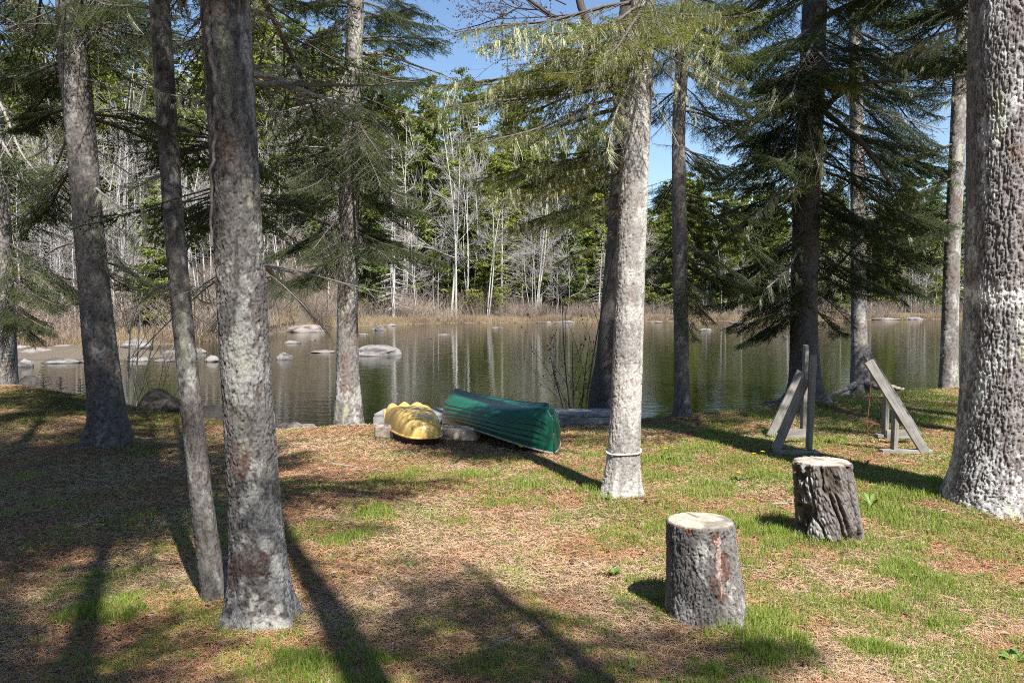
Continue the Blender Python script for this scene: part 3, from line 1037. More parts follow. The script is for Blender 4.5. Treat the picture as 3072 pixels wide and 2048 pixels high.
for a in [(20, 640, 20, .5, 'f'), (25, 700, 95, -.5, 'f'), (20, 1020, 70, .3, 'f'), (90, 1030, 95, -.3, 'f'), (50, 930, 30, 1., 'f'), (85, 680, 85, -.3, 'x'), (100, 650, 110, .5, 'd'), (150, 620, 180, .4, 'd'), (170, 960, 190, -1, 'f'), (190, 640, 240, .5, 'f'), (210, 930, 330, -.8, 'f'), (230, 600, 290, -.5, 'f'), (240, 700, 310, -1, 'f'), (250, 860, 340, -1.2, 'f'), (330, 920, 430, .5, 'f'), (330, 600, 400, .6, 'f'), (340, 680, 420, -.9, 'f'), (400, 940, 500, 0, 'f'), (430, 640, 480, -.3, 'f'), (440, 970, 490, .3, 'f'), (500, 975, 600, .2, 'f'), (500, 610, 590, .2, 'f'), (520, 640, 660, -.8, 'f'), (480, 650, 480, 0, 'd'), (560, 900, 590, -1, 'f'), (540, 720, 640, .6, 'f'), (420, 700, 560, -.8, 'f'), (520, 920, 560, .9, 'f'), (-20, 700, 10, -.2, 'f'), (-20, 980, 20, .2, 'f'), (190, 900, 260, .9, 'f'), (350, 930, 390, -.5, 'f'), (280, 660, 340, 1., 'f'), (130, 880, 140, .7, 'd'), (120, 1040, 180, 1, 'd'), (150, 740, 230, -1.1, 'd')]:
    t5.to(*a)
t5.limb([(800, 338), (760, 330), (700, 308), (655, 303)], .022, .008, [0, -.2, -.4, -.5], TWIG_PALE)
t5.limb([(800, 344), (740, 338), (690, 335)], .018, .007, [0, -.3, -.5], TWIG_PALE)
t5.limb([(800, 300), (775, 262), (735, 232)], .02, .008, [0, -.3, -.5], TWIG_PALE)
t5.limb([(798, 530), (745, 510), (700, 490), (640, 472)], .03, .014, [0, -.3, -.5, -.6])
for a in [(0, 1200, 190, 0, 'l'), (20, 1080, 330, .3, 's'), (50, 1130, 150, .3, 'l'), (80, 1650, 70, 0, 'l'), (40, 1740, 50, .4, 'l'), (60, 1700, 140, -.4, 'l'), (90, 1300, 200, -.6, 'l'), (110, 1230, 330, -.3, 'l'), (130, 1150, 470, .3, 'l'), (150, 1260, 430, 0, 's'), (170, 1310, 540, .2, 's'), (100, 1640, 200, 0, 'x'), (110, 1600, 240, .3, 'x'), (140, 1360, 330, -.5, 'x'), (0, 1560, 110, -.8, 'l'), (-60, 1420, 90, -1, 'l'), (20, 1330, 90, -.9, 's'), (40, 1160, 260, .6, 'l'), (70, 1090, 420, .8, 'l'), (120, 1200, 400, .6, 'l'), (130, 1320, 430, .5, 'x'), (-80, 1620, 20, -.5, 'l'), (160, 1560, 300, -.3, 'd'), (20, 1290, 130, .8, 'l'), (60, 1000, 190, .9, 's'), (100, 1060, 250, 1., 's'), (-30, 1520, 60, -.6, 'l')]:
    t6.to(*a)
for a in [(30, 1680, 150, .3, 'f'), (60, 1640, 60, -.3, 'f'), (280, 1660, 300, .3, 'd'), (150, 1640, 270, .2, 'f'), (250, 1490, 330, .3, 'd'), (340, 1500, 330, .2, 'd'), (330, 1650, 420, .3, 'f'), (420, 1660, 560, .3, 'f'), (480, 1650, 620, -.2, 'f'), (560, 1640, 720, .2, 'f'), (590, 1480, 640, .4, 'd'), (520, 1500, 560, .5, 'f'), (620, 1640, 740, -.4, 'f'), (100, 1500, 190, .6, 'f'), (690, 1500, 700, .5, 'd'), (400, 1500, 470, .7, 'f')]:
    t8.to(*a)
for a in [(-30, 1650, 60, .4, 'f'), (30, 1640, 160, -.6, 'f'), (60, 1700, 220, .6, 'f'), (110, 1640, 300, .3, 'f'), (150, 1690, 330, -.7, 'f'), (200, 1620, 400, .5, 'f'), (220, 1700, 420, -.3, 'f'), (280, 1640, 500, .2, 'f'), (320, 1690, 560, -.5, 'f'), (380, 1650, 620, .4, 'f'), (430, 1690, 680, -.4, 'f'), (480, 1660, 720, .3, 'f'), (540, 1680, 760, -.3, 'f'), (580, 1700, 790, .4, 'f'), (620, 1740, 740, -.8, 'f'),
          (-40, 2060, 60, -.3, 'f'), (10, 2080, 160, .5, 'f'), (70, 2010, 120, -.8, 'f'), (110, 2070, 240, .4, 'f'), (150, 2000, 300, -.5, 'l'), (200, 2090, 350, .2, 'f'), (250, 2020, 400, -.6, 'f'), (300, 2100, 440, .4, 'f'), (340, 2050, 500, -.4, 'f'), (400, 2080, 540, .5, 'f'), (450, 1990, 560, -.6, 'f'), (500, 2060, 620, .3, 'f'), (560, 1990, 690, -.4, 'f'), (600, 1960, 740, .4, 'f'),
          (0, 1760, 200, -1.6, 'f'), (60, 1900, 190, -1.8, 'f'), (120, 1800, 260, -1.7, 'f'), (80, 1960, 220, -1.5, 'l'), (180, 1860, 330, -1.6, 'x'), (360, 1730, 470, -1.2, 'x'), (260, 1780, 380, -1.4, 'f'), (560, 1760, 660, -1.0, 'x')]:
    t9.to(*a)
t9.limb([(1845, 440), (1790, 460), (1720, 500), (1650, 570), (1590, 610)], .05, .015, [0, -.2, -.4, -.5, -.6])
t9.limb([(1862, 290), (1920, 220), (1980, 190), (2060, 185), (2140, 182)], .045, .015, [0, -.3, -.5, -.6, -.7])
t9.limb([(1862, 230), (1930, 285), (1990, 335), (2030, 400), (2060, 440)], .045, .018, [-.1, -.5, -.7, -.8, -.8])
t9.limb([(1850, 640), (1900, 640), (1950, 580), (1990, 540)], .03, .01, [0, .3, .4, .5])
for a in [(0, 2100, 60, .3, 'f'), (60, 1860, 110, .4, 'f'), (100, 2090, 100, -.3, 'd'), (170, 2140, 250, .3, 'f'), (240, 1850, 330, .4, 'f'), (260, 2140, 360, .3, 'f'), (300, 2120, 420, -.3, 'f'), (360, 1860, 470, .3, 'f'), (380, 2160, 480, .3, 'f'), (430, 2130, 540, -.4, 'f'), (470, 1880, 580, .3, 'f'), (510, 2140, 620, .2, 'f'), (560, 2080, 680, .5, 'f'), (250, 2160, 300, -.3, 'd'), (120, 2130, 170, .5, 'f')]:
    t10.to(*a)
for a in [(120, 2050, 120, .2, 'f'), (200, 2070, 200, .3, 'f'), (260, 2100, 300, .3, 'd'), (330, 2060, 360, -.3, 'f'), (400, 2040, 480, .2, 'f'), (440, 2080, 540, .4, 'f'), (500, 2060, 580, -.3, 'f'), (350, 2110, 400, .8, 'd'), (220, 2110, 260, .2, 'l')]:
    t11.to(*a)
for a in [(-40, 2010, 60, .8, 'f'), (-90, 2080, 30, 1.2, 'f'), (20, 2090, 90, .9, 'x'), (180, 2120, 195, 1., 'd')]:
    t12.to(*a)
for a in [(10, 1700, 20, .6, 'f'), (20, 1480, 40, .8, 'f'), (60, 1740, 150, .8, 'f'), (120, 1730, 240, -.3, 'f'), (200, 1490, 260, .6, 'f'), (210, 1750, 330, .5, 'f'), (290, 1730, 420, -.2, 'f'), (380, 1760, 520, .4, 'f'), (460, 1730, 640, .3, 'f'), (520, 1700, 690, .8, 'f'), (-20, 1640, -10, -.4, 'f')]:
    t8.to(*a)
for a in [(-50, 2180, 20, -.5, 'f'), (20, 2160, 110, .6, 'f'), (90, 2180, 190, .2, 'f'), (190, 2180, 300, -.4, 'f'), (300, 2190, 400, .3, 'f'), (420, 2170, 520, .1, 'f'), (500, 2150, 610, .4, 'f')]:
    t10.to(*a)
for a in [(60, 620, 130, .8, 'd'), (130, 1000, 250, .4, 'd'), (210, 1010, 300, .2, 's'), (220, 640, 220, -.9, 'd'), (150, 1060, 220, .9, 's')]:
    t5.to(*a)
for a in [(-90, 300, 20, -.5, 'f'), (-60, 90, 60, -.6, 'f'), (20, 400, 60, -.4, 'f'), (130, 420, 210, .9, 'd'), (280, 50, 420, .8, 'd'), (60, 310, 130, -.6, 'd')]:
    t2.to(*a)
for a in [(-30, 620, 40, .8, 'd'), (10, 640, 90, 1.2, 'd'), (90, 380, 130, .4, 'd'), (-40, 400, 20, .9, 'd')]:
    t4.to(*a)
for a in [(20, 1120, 120, -.3, 'l'), (90, 1150, 210, .7, 'l'), (130, 1100, 300, -.2, 's'), (160, 1220, 400, .9, 'l'), (180, 1180, 520, .6, 'l'), (200, 1290, 600, .5, 's'), (60, 1010, 260, .5, 's'), (-40, 1050, 90, .4, 's'), (30, 1600, 40, .6, 'l'), (90, 1720, 180, .6, 's')]:
    t6.to(*a)
t4.fill(4.4, 7.8, 24, 2.9, 2.2, 'f', az=(R(-178), R(-112)))  # unseen boughs reaching towards the viewpoint, added to shade the left lawn
t3.fill(4.4, 7.4, 14, 2.2, 1.6, 'f', az=(R(-175), R(-70)))  # more out-of-view boughs added for that same shade
# crowns above the picture: they shade the lawn
t5.fill(5.9, 10.5, 20, 1.7, .7, 'f')
t6.fill(4.4, 8.8, 15, 1.2, .5, 'fl', az=(R(-75), R(75)))
t8.fill(5.6, 9.3, 12, 1.3, .5, 'f')
t9.fill(6.0, 11.5, 14, 2.4, .9, 'f')
t10.fill(7.2, 10.2, 14, 1.4, .6, 'f')
t11.fill(5.6, 9, 14, 1.5, .6, 'f')
t12.fill(4.4, 8.0, 26, 2.5, 1.8, 'f', az=(R(25), R(200)))
t12.fill(8.0, 11.5, 16, 1.8, .9, 'f')
t1.fill(6.2, 10.2, 16, 1.9, .8, 'f')
t2.fill(4.9, 10.8, 26, 2.0, .8, 'f')
t3.fill(3.8, 8.2, 24, 1.3, .4, 'ffd')
t4.fill(3.7, 9.0, 44, 2.2, .6, 'fffd', pitch=(-.1, .2))
print('near boughs', round(time.time() - T0, 1))


# ---- the maple's forks and budded twigs
def bare_crown(rng, start, d0, L, r0, levels, spread=.6, up=.1, nch=4, buds=None, out=None, wig=.12, taper=.55):
    if out is None:
        out = {}
    n = 7
    u = np.linspace(0, 1, n)[:, None]
    d0 = unit(np.asarray(d0, float))
    c = rng.normal(0, wig, 3)
    pts = start + d0 * L * u + c * L * u ** 2 + np.array([0, 0, up * L]) * u ** 2
    rr = r0 * (1 - (1 - taper) * u[:, 0])
    out.setdefault(levels, []).append((pts, rr))
    if levels == 0:
        if buds is not None:
            for k in range(rng.integers(2, 6)):
                buds.append(pts[rng.integers(2, n)] + rng.normal(0, .006, 3))
        return out
    tg = unit(np.gradient(pts, axis=0))
    for k in range(nch):
        f = .25 + .75 * (k + rng.random()) / nch
        i = min(n - 1, int(f * (n - 1) + .5))
        rv = rng.normal(size=3)
        rad = unit(rv - tg[i] * rv.dot(tg[i]))
        a = spread * rng.uniform(.6, 1.3)
        bare_crown(rng, pts[i], tg[i] * math.cos(a) + rad * math.sin(a), L * rng.uniform(.42, .72), max(.0007, rr[i] * .6), levels - 1, spread, up, nch, buds, out, wig, taper)
    return out


def crown_mesh(name, out, mat, sides=(3, 3, 4, 5, 6, 6), off=(0, 0, 0)):
    b = MB()
    for lv, lst in out.items():
        V, Qd = tubes(np.array([q[0] for q in lst]), np.array([q[1] for q in lst]), sides[min(lv, 5)])
        b.add(V - np.asarray(off), Qd)
    return b.mesh(name, mat, True)


def bud_mesh(pts, rng, r=.007, off=(0, 0, 0), mat=None):
    P = np.array(pts) - np.asarray(off)
    o = np.array([[1, 0, 0], [-.5, .87, 0], [-.5, -.87, 0], [0, 0, 1.6], [0, 0, -1.2]])
    f = np.array([[0, 1, 3], [1, 2, 3], [2, 0, 3], [1, 0, 4], [2, 1, 4], [0, 2, 4]])
    s = rng.uniform(.6, 1.3, (len(P), 1, 1)) * r
    V = (P[:, None, :] + o[None] * s).reshape(-1, 3)
    Fc = (np.arange(len(P))[:, None, None] * 5 + f[None]).reshape(-1, 3)
    return to_mesh('buds', V, [Fc], mat or BUD)


rg = np.random.default_rng(70)
DARKTWIG = mat_simple('maple_twig', (0.07, 0.055, 0.05), .8, .3, .4, 60, .2, .002)
for (pp, rr) in [([(1432, 230), (1405, 190), (1370, 110), (1340, 30), (1318, -40)], .10), ([(1440, 160), (1452, 60), (1460, -60)], .13), ([(1372, 110), (1320, 60), (1240, 20), (1180, -30)], .04)]:
    t7.limb(pp, rr, rr * .5, [0] + [.1 * k for k in range(1, len(pp))], DARKTWIG)
allb, allo = [], {}
for (x, y, tx, ty, L) in [(1370, 110, 1150, 130, 1.5), (1340, 30, 1080, 60, 1.5), (1405, 190, 1180, 230, 1.4), (1320, 60, 1130, 10, 1.3), (1240, 20, 1040, 40, 1.0), (1405, 190, 1250, 330, 1.1), (1340, 60, 1200, 180, 1.2), (1240, 60, 1100, 160, 1.0), (1200, 10, 1050, 120, 1.0), (1300, 10, 1150, -60, 1.2)]:
    a, q = W(x, y, t7.D + .2), W(tx, ty, t7.D + rg.uniform(-.6, .8))
    bare_crown(rg, a, q - a, L * .85, .012, 3, .6, .05, 4, allb, allo, .14)
obj('twigs', crown_mesh('twigs', allo, DARKTWIG, off=t7.base), t7.root)
obj('buds', bud_mesh(allb, rg, .010, t7.base), t7.root)

# bare budded shrub at the water and a bare grey sapling on the left bank
def shrub(name, label, base_px, D, tips, r, lv, mat, seed, buds=True, L=None, group=None):
    rng = np.random.default_rng(seed)
    b = W(base_px[0], base_px[1], D)
    b[2] = hz(b[0], b[1])
    root = thing(name, b, label, 'shrub', group)
    out, bd = {}, []
    for (x, y) in tips:
        q = W(x, y, D + rng.uniform(-.3, .3))
        s0 = b + rng.normal(0, .03, 3) * np.array([1, 1, 0])
        bare_crown(rng, s0, q - s0 + np.array([0, 0, .1]), np.linalg.norm(q - s0), r, lv, .55, .05, 4, bd if buds else None, out, .08, .35)
    obj('stems', crown_mesh('stems', out, mat, off=b), root)
    if buds:
        obj('buds', bud_mesh(bd, rng, .011, b), root)


shrub('bare_shrub', 'leafless budding shrub by the dock, in front of the dark maple', (1330, 955), 11.55, [(1372, 640), (1255, 740), (1245, 850), (1300, 800), (1345, 790), (1280, 900)], .013, 2, DARKTWIG, 81)
GREYTWIG = mat_simple('grey_twig', (0.26, 0.24, 0.22), .85, .2, .4, 60, .2, .002)
shrub('bare_sapling', 'thin grey leafless sapling rising behind the stout leaning spruce', (287, 905), 13.0, [(350, 640), (305, 560), (280, 690), (400, 690)], .018, 2, GREYTWIG, 82, False)
shrub('bare_shrub', 'low dark leafless shrub hanging over the dark boulder', (330, 915), 12.9, [(420, 800), (300, 815), (470, 830), (370, 850)], .008, 2, DARKTWIG, 83, False)
print('bare', round(time.time() - T0, 1))


# ------------------------------------------------------------------ trees behind the camera that throw the dappled shade
def shade_tree(x, y, H, rb, z0, n, L0, L1, label, seed, skip=None):
    root = thing('spruce_tree', (x, y, 0), label, 'tree', 'trees behind the viewpoint')
    pts = [(x, y, -.05, rb), (x + .05, y, H * .5, rb * .7), (x, y + .1, H, .02)]
    obj('trunk', trunk_mesh('trunk', pts, 'scaly', seed, (x, y, 0), fine=(.05, .04), zfine=3), root)
    for k in range(n):
        z = z0 + (H - z0) * (k + RNG.random()) / n
        f = (z - z0) / (H - z0)
        az = RNG.uniform(-math.pi, math.pi)
        if skip and z < skip[2] and skip[0] < math.degrees(az) < skip[1]:
            continue
        place_bough(root, (x, y, z), az, (L0 + (L1 - L0) * f) * RNG.uniform(.6, 1.15), 'fffs'[RNG.integers(4)], RNG.uniform(-.2, .15))


shade_tree(1.15, -0.9, 12.5, .15, 8.3, 22, 1.4, .6, 'spruce behind the viewpoint whose trunk shadow crosses the lawn', 61, (-130, -30, 10.0))
shade_tree(0.15, -1.4, 12, .14, 5.6, 42, 1.4, .6, 'spruce behind the viewpoint shading the left foreground', 62, (0, 100, 9.0))
shade_tree(-0.75, -1.0, 12, .15, 4.8, 38, 2.0, .7, 'spruce just behind the viewpoint on its left', 63)
shade_tree(-1.9, 0.2, 12, .15, 4.0, 38, 2.0, .7, 'spruce beside the viewpoint on its left', 68)
shade_tree(-2.9, 3.1, 12, .15, 4.2, 66, 1.9, .7, 'spruce outside the left edge of the view', 64)
shade_tree(2.1, -0.8, 7.8, .11, 4.8, 40, 1.7, 1.1, 'spruce behind the viewpoint on its right', 69, (15, 120, 99))
shade_tree(-7.4, 5.6, 12, .16, 2.8, 66, 2.4, .8, 'spruce left of the stout leaning one, outside the view', 65)
shade_tree(6.1, 7.9, 13, .16, 5.0, 70, 2.1, .8, 'spruce close behind the huge furrowed trunk, outside the view', 70)
shade_tree(6.7, 9.4, 15, .17, 4.0, 96, 2.9, .9, 'spruce behind the huge furrowed trunk, outside the view', 67)
for k, (x, y) in enumerate([(-13, -7.5), (-9.5, -9.5), (-6, -8), (-2.5, -9.8), (1.5, -8.2), (5, -9.6), (8.5, -8), (12, -9), (-11.5, -2.5), (-10.5, 2.0), (-12.5, 7.0)]):  # unseen woods behind and to the left, added to cut the skylight
    shade_tree(x, y, 10.5, .16, .8, 60, 2.9, .8, 'spruce in the woods behind the viewpoint', 80 + k)
print('shade trees', round(time.time() - T0, 1))


# ------------------------------------------------------------------ stumps
def stump(name, label, base_px, top_px, wb, wt, kind, seed, flare, topcol, scar=False, lean=(0, 0)):
    g = G(*base_px)
    D = g[1]
    rb, rt = wpx(wb, D) / 2, wpx(wt, D) / 2
    zt = W(top_px[0], top_px[1], D + rt * .2)[2]
    xt = W(top_px[0], top_px[1], D)[0]
    z0 = hz(g[0], g[1])
    base = np.array([g[0], g[1], z0])
    root = thing(name, base, label, 'stump')
    m = 8
    pts = [(g[0] + (xt - g[0]) * f, D + lean[1] * f, z0 + (zt - z0) * f, rb + (rt - rb) * f ** .8) for f in np.linspace(0, 1, m)]

    def ex(c, P0, h, th, nf, nl):
        if scar:
            t0 = -1.30
            w = np.angle(np.exp(1j * (th - t0)))
            nb = fbm(P0 * np.array([60, 60, 25]), 3, 5) - .5
            w = w + nb * .22
            h = h + nb * .07
            m_ = (np.abs(w - .10 * np.sin(h * 26)) < (.12 + .22 * np.exp(-((h - .26) / .07) ** 2)) * (.7 + .6 * nf)) & (h > .12) & (h < .44)
            m2 = (np.abs(w + .02 + .05 * np.sin(h * 30)) < .10 * (.6 + .7 * nf)) & (h > .14) & (h < .42)
            c = lerpc(c, np.broadcast_to(np.array([.13, .065, .042]), c.shape), m_ * (.35 + .65 * (nf > .45)))
            c = lerpc(c, np.broadcast_to(np.array([.42, .32, .28]), c.shape), m2 * (.55 + .45 * (nf > .5)))
            k = (np.abs(np.angle(np.exp(1j * (th - 4.15)))) < .08) & (np.abs(h - .47) < .03)
            c = lerpc(c, np.broadcast_to(np.array([.2, .08, .04]), c.shape), k * 1.0)
        return c
    me = trunk_mesh('bark', pts, kind, seed, base, lich=.22, flare=flare, lobes=6, fine=(.0045, .0045), zfine=5, rust=.12, glich=.02, extra=ex, tone=.9, sc_=1.05)
    co = np.empty(len(me.vertices) * 3, np.float32)
    me.vertices.foreach_get('co', co)
    co = co.reshape(-1, 3)
    if scar:                                      # the bark is gone over the scar: let it in
        th = np.arctan2(co[:, 1], co[:, 0])
        w = np.angle(np.exp(1j * (th + 1.30)))
        h = co[:, 2]
        d_ = sstep(.30, .16, np.abs(w - .05)) * sstep(.10, .15, h) * sstep(.45, .40, h) * .012
        co[:, :2] *= (1 - d_ / np.hypot(co[:, 0], co[:, 1]))[:, None]
        me.vertices.foreach_set('co', co.ravel())
        me.update()
    obj('bark', me, root)
    # sawn top, following the bark's rim
    zr = co[:, 2].max()
    rim = co[co[:, 2] > zr - 1e-4]
    cen = rim.mean(0)
    order = np.argsort(np.arctan2(rim[:, 1] - cen[1], rim[:, 0] - cen[0]))
    rim = rim[order]
    fr = np.linspace(.02, 1.0, 26)
    V = [cen + (rim - cen) * f for f in fr]
    V = np.concatenate(V)
    rr = np.repeat(fr, len(rim))
    tt = np.tile(np.arctan2(rim[:, 1] - cen[1], rim[:, 0] - cen[0]), len(fr))
    V[:, 2] = zr + .004 + .010 * (1 - rr ** 6) + .006 * (fbm(V * 14, 3, seed) - .5) * (1 - rr ** 8) - .012 * sstep(.97, 1.0, rr)
    n = len(rim)
    ii = np.arange(len(V)).reshape(len(fr), n)
    j2 = np.roll(np.arange(n), -1)
    Qd = np.stack([ii[:-1], ii[1:], ii[1:][:, j2], ii[:-1][:, j2]], -1).reshape(-1, 4)
    rings = .5 + .5 * np.sin(rr * 75 + 2.5 * fbm(V * 10, 3, seed + 1))
    st = fbm(np.stack([V[:, 0] * 9, V[:, 1] * 9, V[:, 2]], -1), 4, seed + 2)
    c = mix(np.array(topcol) * .72, np.array(topcol), np.clip(rings * .5 + st * .6, 0, 1))
    c = lerpc(c, np.broadcast_to(np.array([.17, .15, .13]), c.shape), sstep(.48, .62, st) * .8)
    crk = np.abs(np.angle(np.exp(1j * (tt - 1.9)))) < .05 / np.maximum(rr, .12)
    c = lerpc(c, np.broadcast_to(np.array([.10, .08, .06]), c.shape), (crk & (rr > .1)) * .7)
    c = lerpc(c, np.broadcast_to(np.array([.11, .085, .07]), c.shape), sstep(.93, .98, rr))
    obj('sawn_top', to_mesh('sawn_top', V, [Qd], ROCK, True, c), root)
    return base, D


s1 = stump('tree_stump', 'nearer grey bark stump with a torn brown scar in its side', (1624, 1416), (1606, 1192), 184, 150, 'scaly', 91, .10, (.47, .42, .33), scar=True)
s2 = stump('tree_stump', 'deeply furrowed grey stump leaning left, in front of the huge trunk', (1908, 1234), (1882, 1056), 140, 122, 'deep', 92, .10, (.47, .41, .35), lean=(0, -.02))

# ------------------------------------------------------------------ cord round the pale tree
zc = W(1430, 1040, t6.D - .12)[2]
tt = np.linspace(0, 2 * math.pi, 40)
cc = t6.at(zc)
rc = t6.rad(zc) + .012
P = np.stack([cc[0] + rc * np.cos(tt), cc[1] + rc * np.sin(tt), zc + .012 * np.sin(tt * 1 + .5) + .004 * np.sin(3 * tt)], -1)
V, Qd = tubes(P, np.full(40, .006), 8)
obj('cord', to_mesh('cord', V, [Qd], mat_simple('white_cord', (.72, .70, .66), .8, .2, .1, 200, .3, .001)), None, None, 'white cord tied round the pale white-barked spruce', 'cord')

# ------------------------------------------------------------------ canoe
def loft(sec, close=False):
    n, m, _ = sec.shape
    ii = np.arange(n * m).reshape(n, m)
    return sec.reshape(-1, 3), np.stack([ii[:-1, :-1], ii[1:, :-1], ii[1:, 1:], ii[:-1, 1:]], -1).reshape(-1, 4)


CL, CB = 2.95, .43           # length, half beam


def canoe_half(u, lo=False):
    """u in 0..1 along the length -> plan half width, keel rise"""
    k = np.abs(2 * u - 1)
    w = CB * (1 - k ** 2.6) ** .75
    return w


mt, nt_, out_ = new_mat('green_hull')
pr = nd(nt_, 'ShaderNodeBsdfPrincipled')
n1 = noise(nt_, coords(nt_), 9, 5, .6)
lk(nt_, ramp(nt_, n1.outputs[0], [(.3, (.005, .075, .045)), (.6, (.008, .105, .064)), (.8, (.02, .135, .09))]), pr.inputs['Base Color'])
pr.inputs['Roughness'].default_value = .34
lk(nt_, bump(nt_, n1.outputs[0], .1, .004), pr.inputs['Normal'])
lk(nt_, pr.outputs[0], out_.inputs[0])
HULL = mt

a0, a1 = G(1272, 1046), None
pA = np.array([.43, 8.45])
pB = np.array([-.80, 10.9])
cd = pB - pA
clen = np.linalg.norm(cd)
cdir = cd / clen
CL = clen
zA, zB = .0, -.10
cn_root = thing('canoe', (pA[0], pA[1], 0), 'dark green canoe lying upside down, keel up, by the dock', 'canoe')
nu, nv = 110, 121
us = .5 - .5 * np.cos(np.linspace(0.02, math.pi - .02, nu))
sec = np.zeros((nu, nv, 3))
side = np.array([cdir[1], -cdir[0]])
for i, u in enumerate(us):
    k = abs(2 * u - 1)
    hb = CB * (1 - k ** 2.5) ** .78 + .004            # half beam at the gunwale
    ends = .05 * k ** 4                                # ends stand deeper
    depth = (.42 + ends) * (1 - max(0, (k - .84) / .16) ** 2.6 * .36)
    zg = zA + (zB - zA) * u + .17 * (1 - k ** 2.2)       # sheer: gunwale lifts off the ground amidships
    zk = zA + (zB - zA) * u + .03 + depth
    for j in range(nv):
        s_ = j / (nv - 1) * 2 - 1
        a_ = abs(s_)
        # section: flat bottom (a_ small) rounding into steep lapped sides
        th = a_ * math.pi / 2
        fx = math.sin(th) ** .62
        fz = math.cos(th) ** .72 if a_ < 1 else 0
        lap = .016 * (((1 - fz) * 7.0) % 1.0) * sstep(1.0, .9, np.array(k)) if fz < .80 else 0
        keel = .028 * math.exp(-(s_ / .035) ** 2) * (1 if k < .93 else 0)
        w_ = hb * fx + lap * (1 if hb > .06 else .2)
        p = pA + cdir * (u * CL) + side * w_ * (1 if s_ > 0 else -1)
        sec[i, j] = (p[0] - pA[0], p[1] - pA[1], zg + (zk - zg) * fz + keel)
V, Qd = loft(sec)
obj('hull', to_mesh('hull', V, [Qd], HULL, True), cn_root)
# the pale gunwale strip, both sides
gb = MB()
for j in (0, nv - 1):
    V, Qd = tubes(sec[:, j] + np.array([0, 0, .004]), np.full(nu, .012), 8)
    gb.add(V, Qd)
obj('gunwale', gb.mesh('gunwale', mat_simple('aluminium_trim', (.34, .30, .28), .4, .6, .2, 30, .1, .002), True), cn_root)
kb = MB()
V, Qd = tubes(sec[6:-6, nv // 2] + np.array([0, 0, -.004]), np.full(nu - 12, .014), 6)
kb.add(V, Qd)
obj('keel', kb.mesh('keel', mat_simple('dark_keel', (.012, .04, .045), .4, .5, .3, 30, .1, .002), True), cn_root)
# bow cap of the near end and a yellow tag on the gunwale
i = 22
q = sec[i, 0] * 1.0
bb = MB()
bb.box(q + np.array([-.012, -.006, .0]), (cdir[0], cdir[1], 0), (side[0], side[1], 0), (0, 0, 1), .03, .012, .012, .003)
obj('tag', bb.mesh('tag', mat_simple('yellow_tag', (.6, .42, .03), .5, .4, .1, 50, 0)), cn_root)

# ------------------------------------------------------------------ yellow boat
yb0 = G(955, 1022)
by = np.array([.80, -.60])        # axis from the far end towards us
by = unit(np.array([.36, -1.0]))
bs = np.array([-by[1], by[0]])
bl, bw = 1.42, .50
cpos = np.array([-1.14, 9.5])
nu, nv = 72, 96
U = np.linspace(0, 1, nu)
sec = np.zeros((nu, nv, 3))
rows = []
# polar grid of a rounded-rectangle plan: ring 0 is the rim, inner rings rise to the ridged deck
nr, na = 44, 128
th = np.arange(na) / na * 2 * math.pi
ex = 3.2
ce, se = np.cos(th), np.sin(th)
px_ = np.sign(ce) * np.abs(ce) ** (2 / ex) * bl / 2
py_ = np.sign(se) * np.abs(se) ** (2 / ex) * bw / 2 * (1 - .10 * (px_ / (bl / 2)))
fr = np.concatenate([np.linspace(1, .93, 12), np.linspace(.92, .0, nr - 12)])
V = []
for k, f in enumerate(fr):
    lx, ly = px_ * f, py_ * f
    e = (1 - min(1, (f / 1.0)) ** 7)
    top = .255 + .035 * np.cos(lx / bl * 5.2 + .8)
    g1 = np.exp(-((np.abs(ly) - .075) / .05) ** 2) * (.055 * sstep(.15, -.45, lx))          # two long leg grooves, fading at the near end
    wv_ = -.03 * np.exp(-((lx + .22) / .13) ** 2) + .02 * np.exp(-((lx + .52) / .14) ** 2)
    zz = .0 + (top - g1 + wv_) * (e ** .5)
    V.append(np.stack([lx, ly, zz], -1))
V = np.concatenate(V)
ii = np.arange(len(V)).reshape(len(fr), na)
j2 = np.roll(np.arange(na), -1)
Qd = np.stack([ii[:-1], ii[:-1][:, j2], ii[1:][:, j2], ii[1:]], -1).reshape(-1, 4)
zrest = .10
Vw = np.stack([V[:, 0] * by[0] + V[:, 1] * bs[0], V[:, 0] * by[1] + V[:, 1] * bs[1], V[:, 2] + .03 * (V[:, 0] / bl)], -1)
yb = thing('small_boat', (cpos[0], cpos[1], zrest - .02), 'yellow moulded plastic boat lying upside down on a timber, with ridged hull', 'boat')
mt, nt_, out_ = new_mat('yellow_plastic')
pr = nd(nt_, 'ShaderNodeBsdfPrincipled')
n1 = noise(nt_, coords(nt_), 6, 5, .6)
lk(nt_, ramp(nt_, n1.outputs[0], [(.3, (.68, .41, .10)), (.6, (.80, .54, .16)), (.8, (.82, .62, .28))]), pr.inputs['Base Color'])
pr.inputs['Roughness'].default_value = .4
lk(nt_, bump(nt_, n1.outputs[0], .15, .006), pr.inputs['Normal'])
lk(nt_, pr.outputs[0], out_.inputs[0])
obj('hull', to_mesh('hull', Vw, [Qd], mt, True), yb)
rim = Vw[:na]
P = np.vstack([rim, rim[:2]])
V, Qd = tubes(P, np.full(len(P), .013), 8)
obj('rim', to_mesh('rim', V, [Qd], mt, True), yb)
sk = np.stack([np.stack([rim[:, 0] * .95, rim[:, 1] * .95, rim[:, 2]], -1), np.stack([rim[:, 0] * .90, rim[:, 1] * .90, rim[:, 2] - .10], -1)], 0)
iq = np.arange(2 * na).reshape(2, na)
Qd = np.stack([iq[0], iq[1], iq[1][j2], iq[0][j2]], -1)
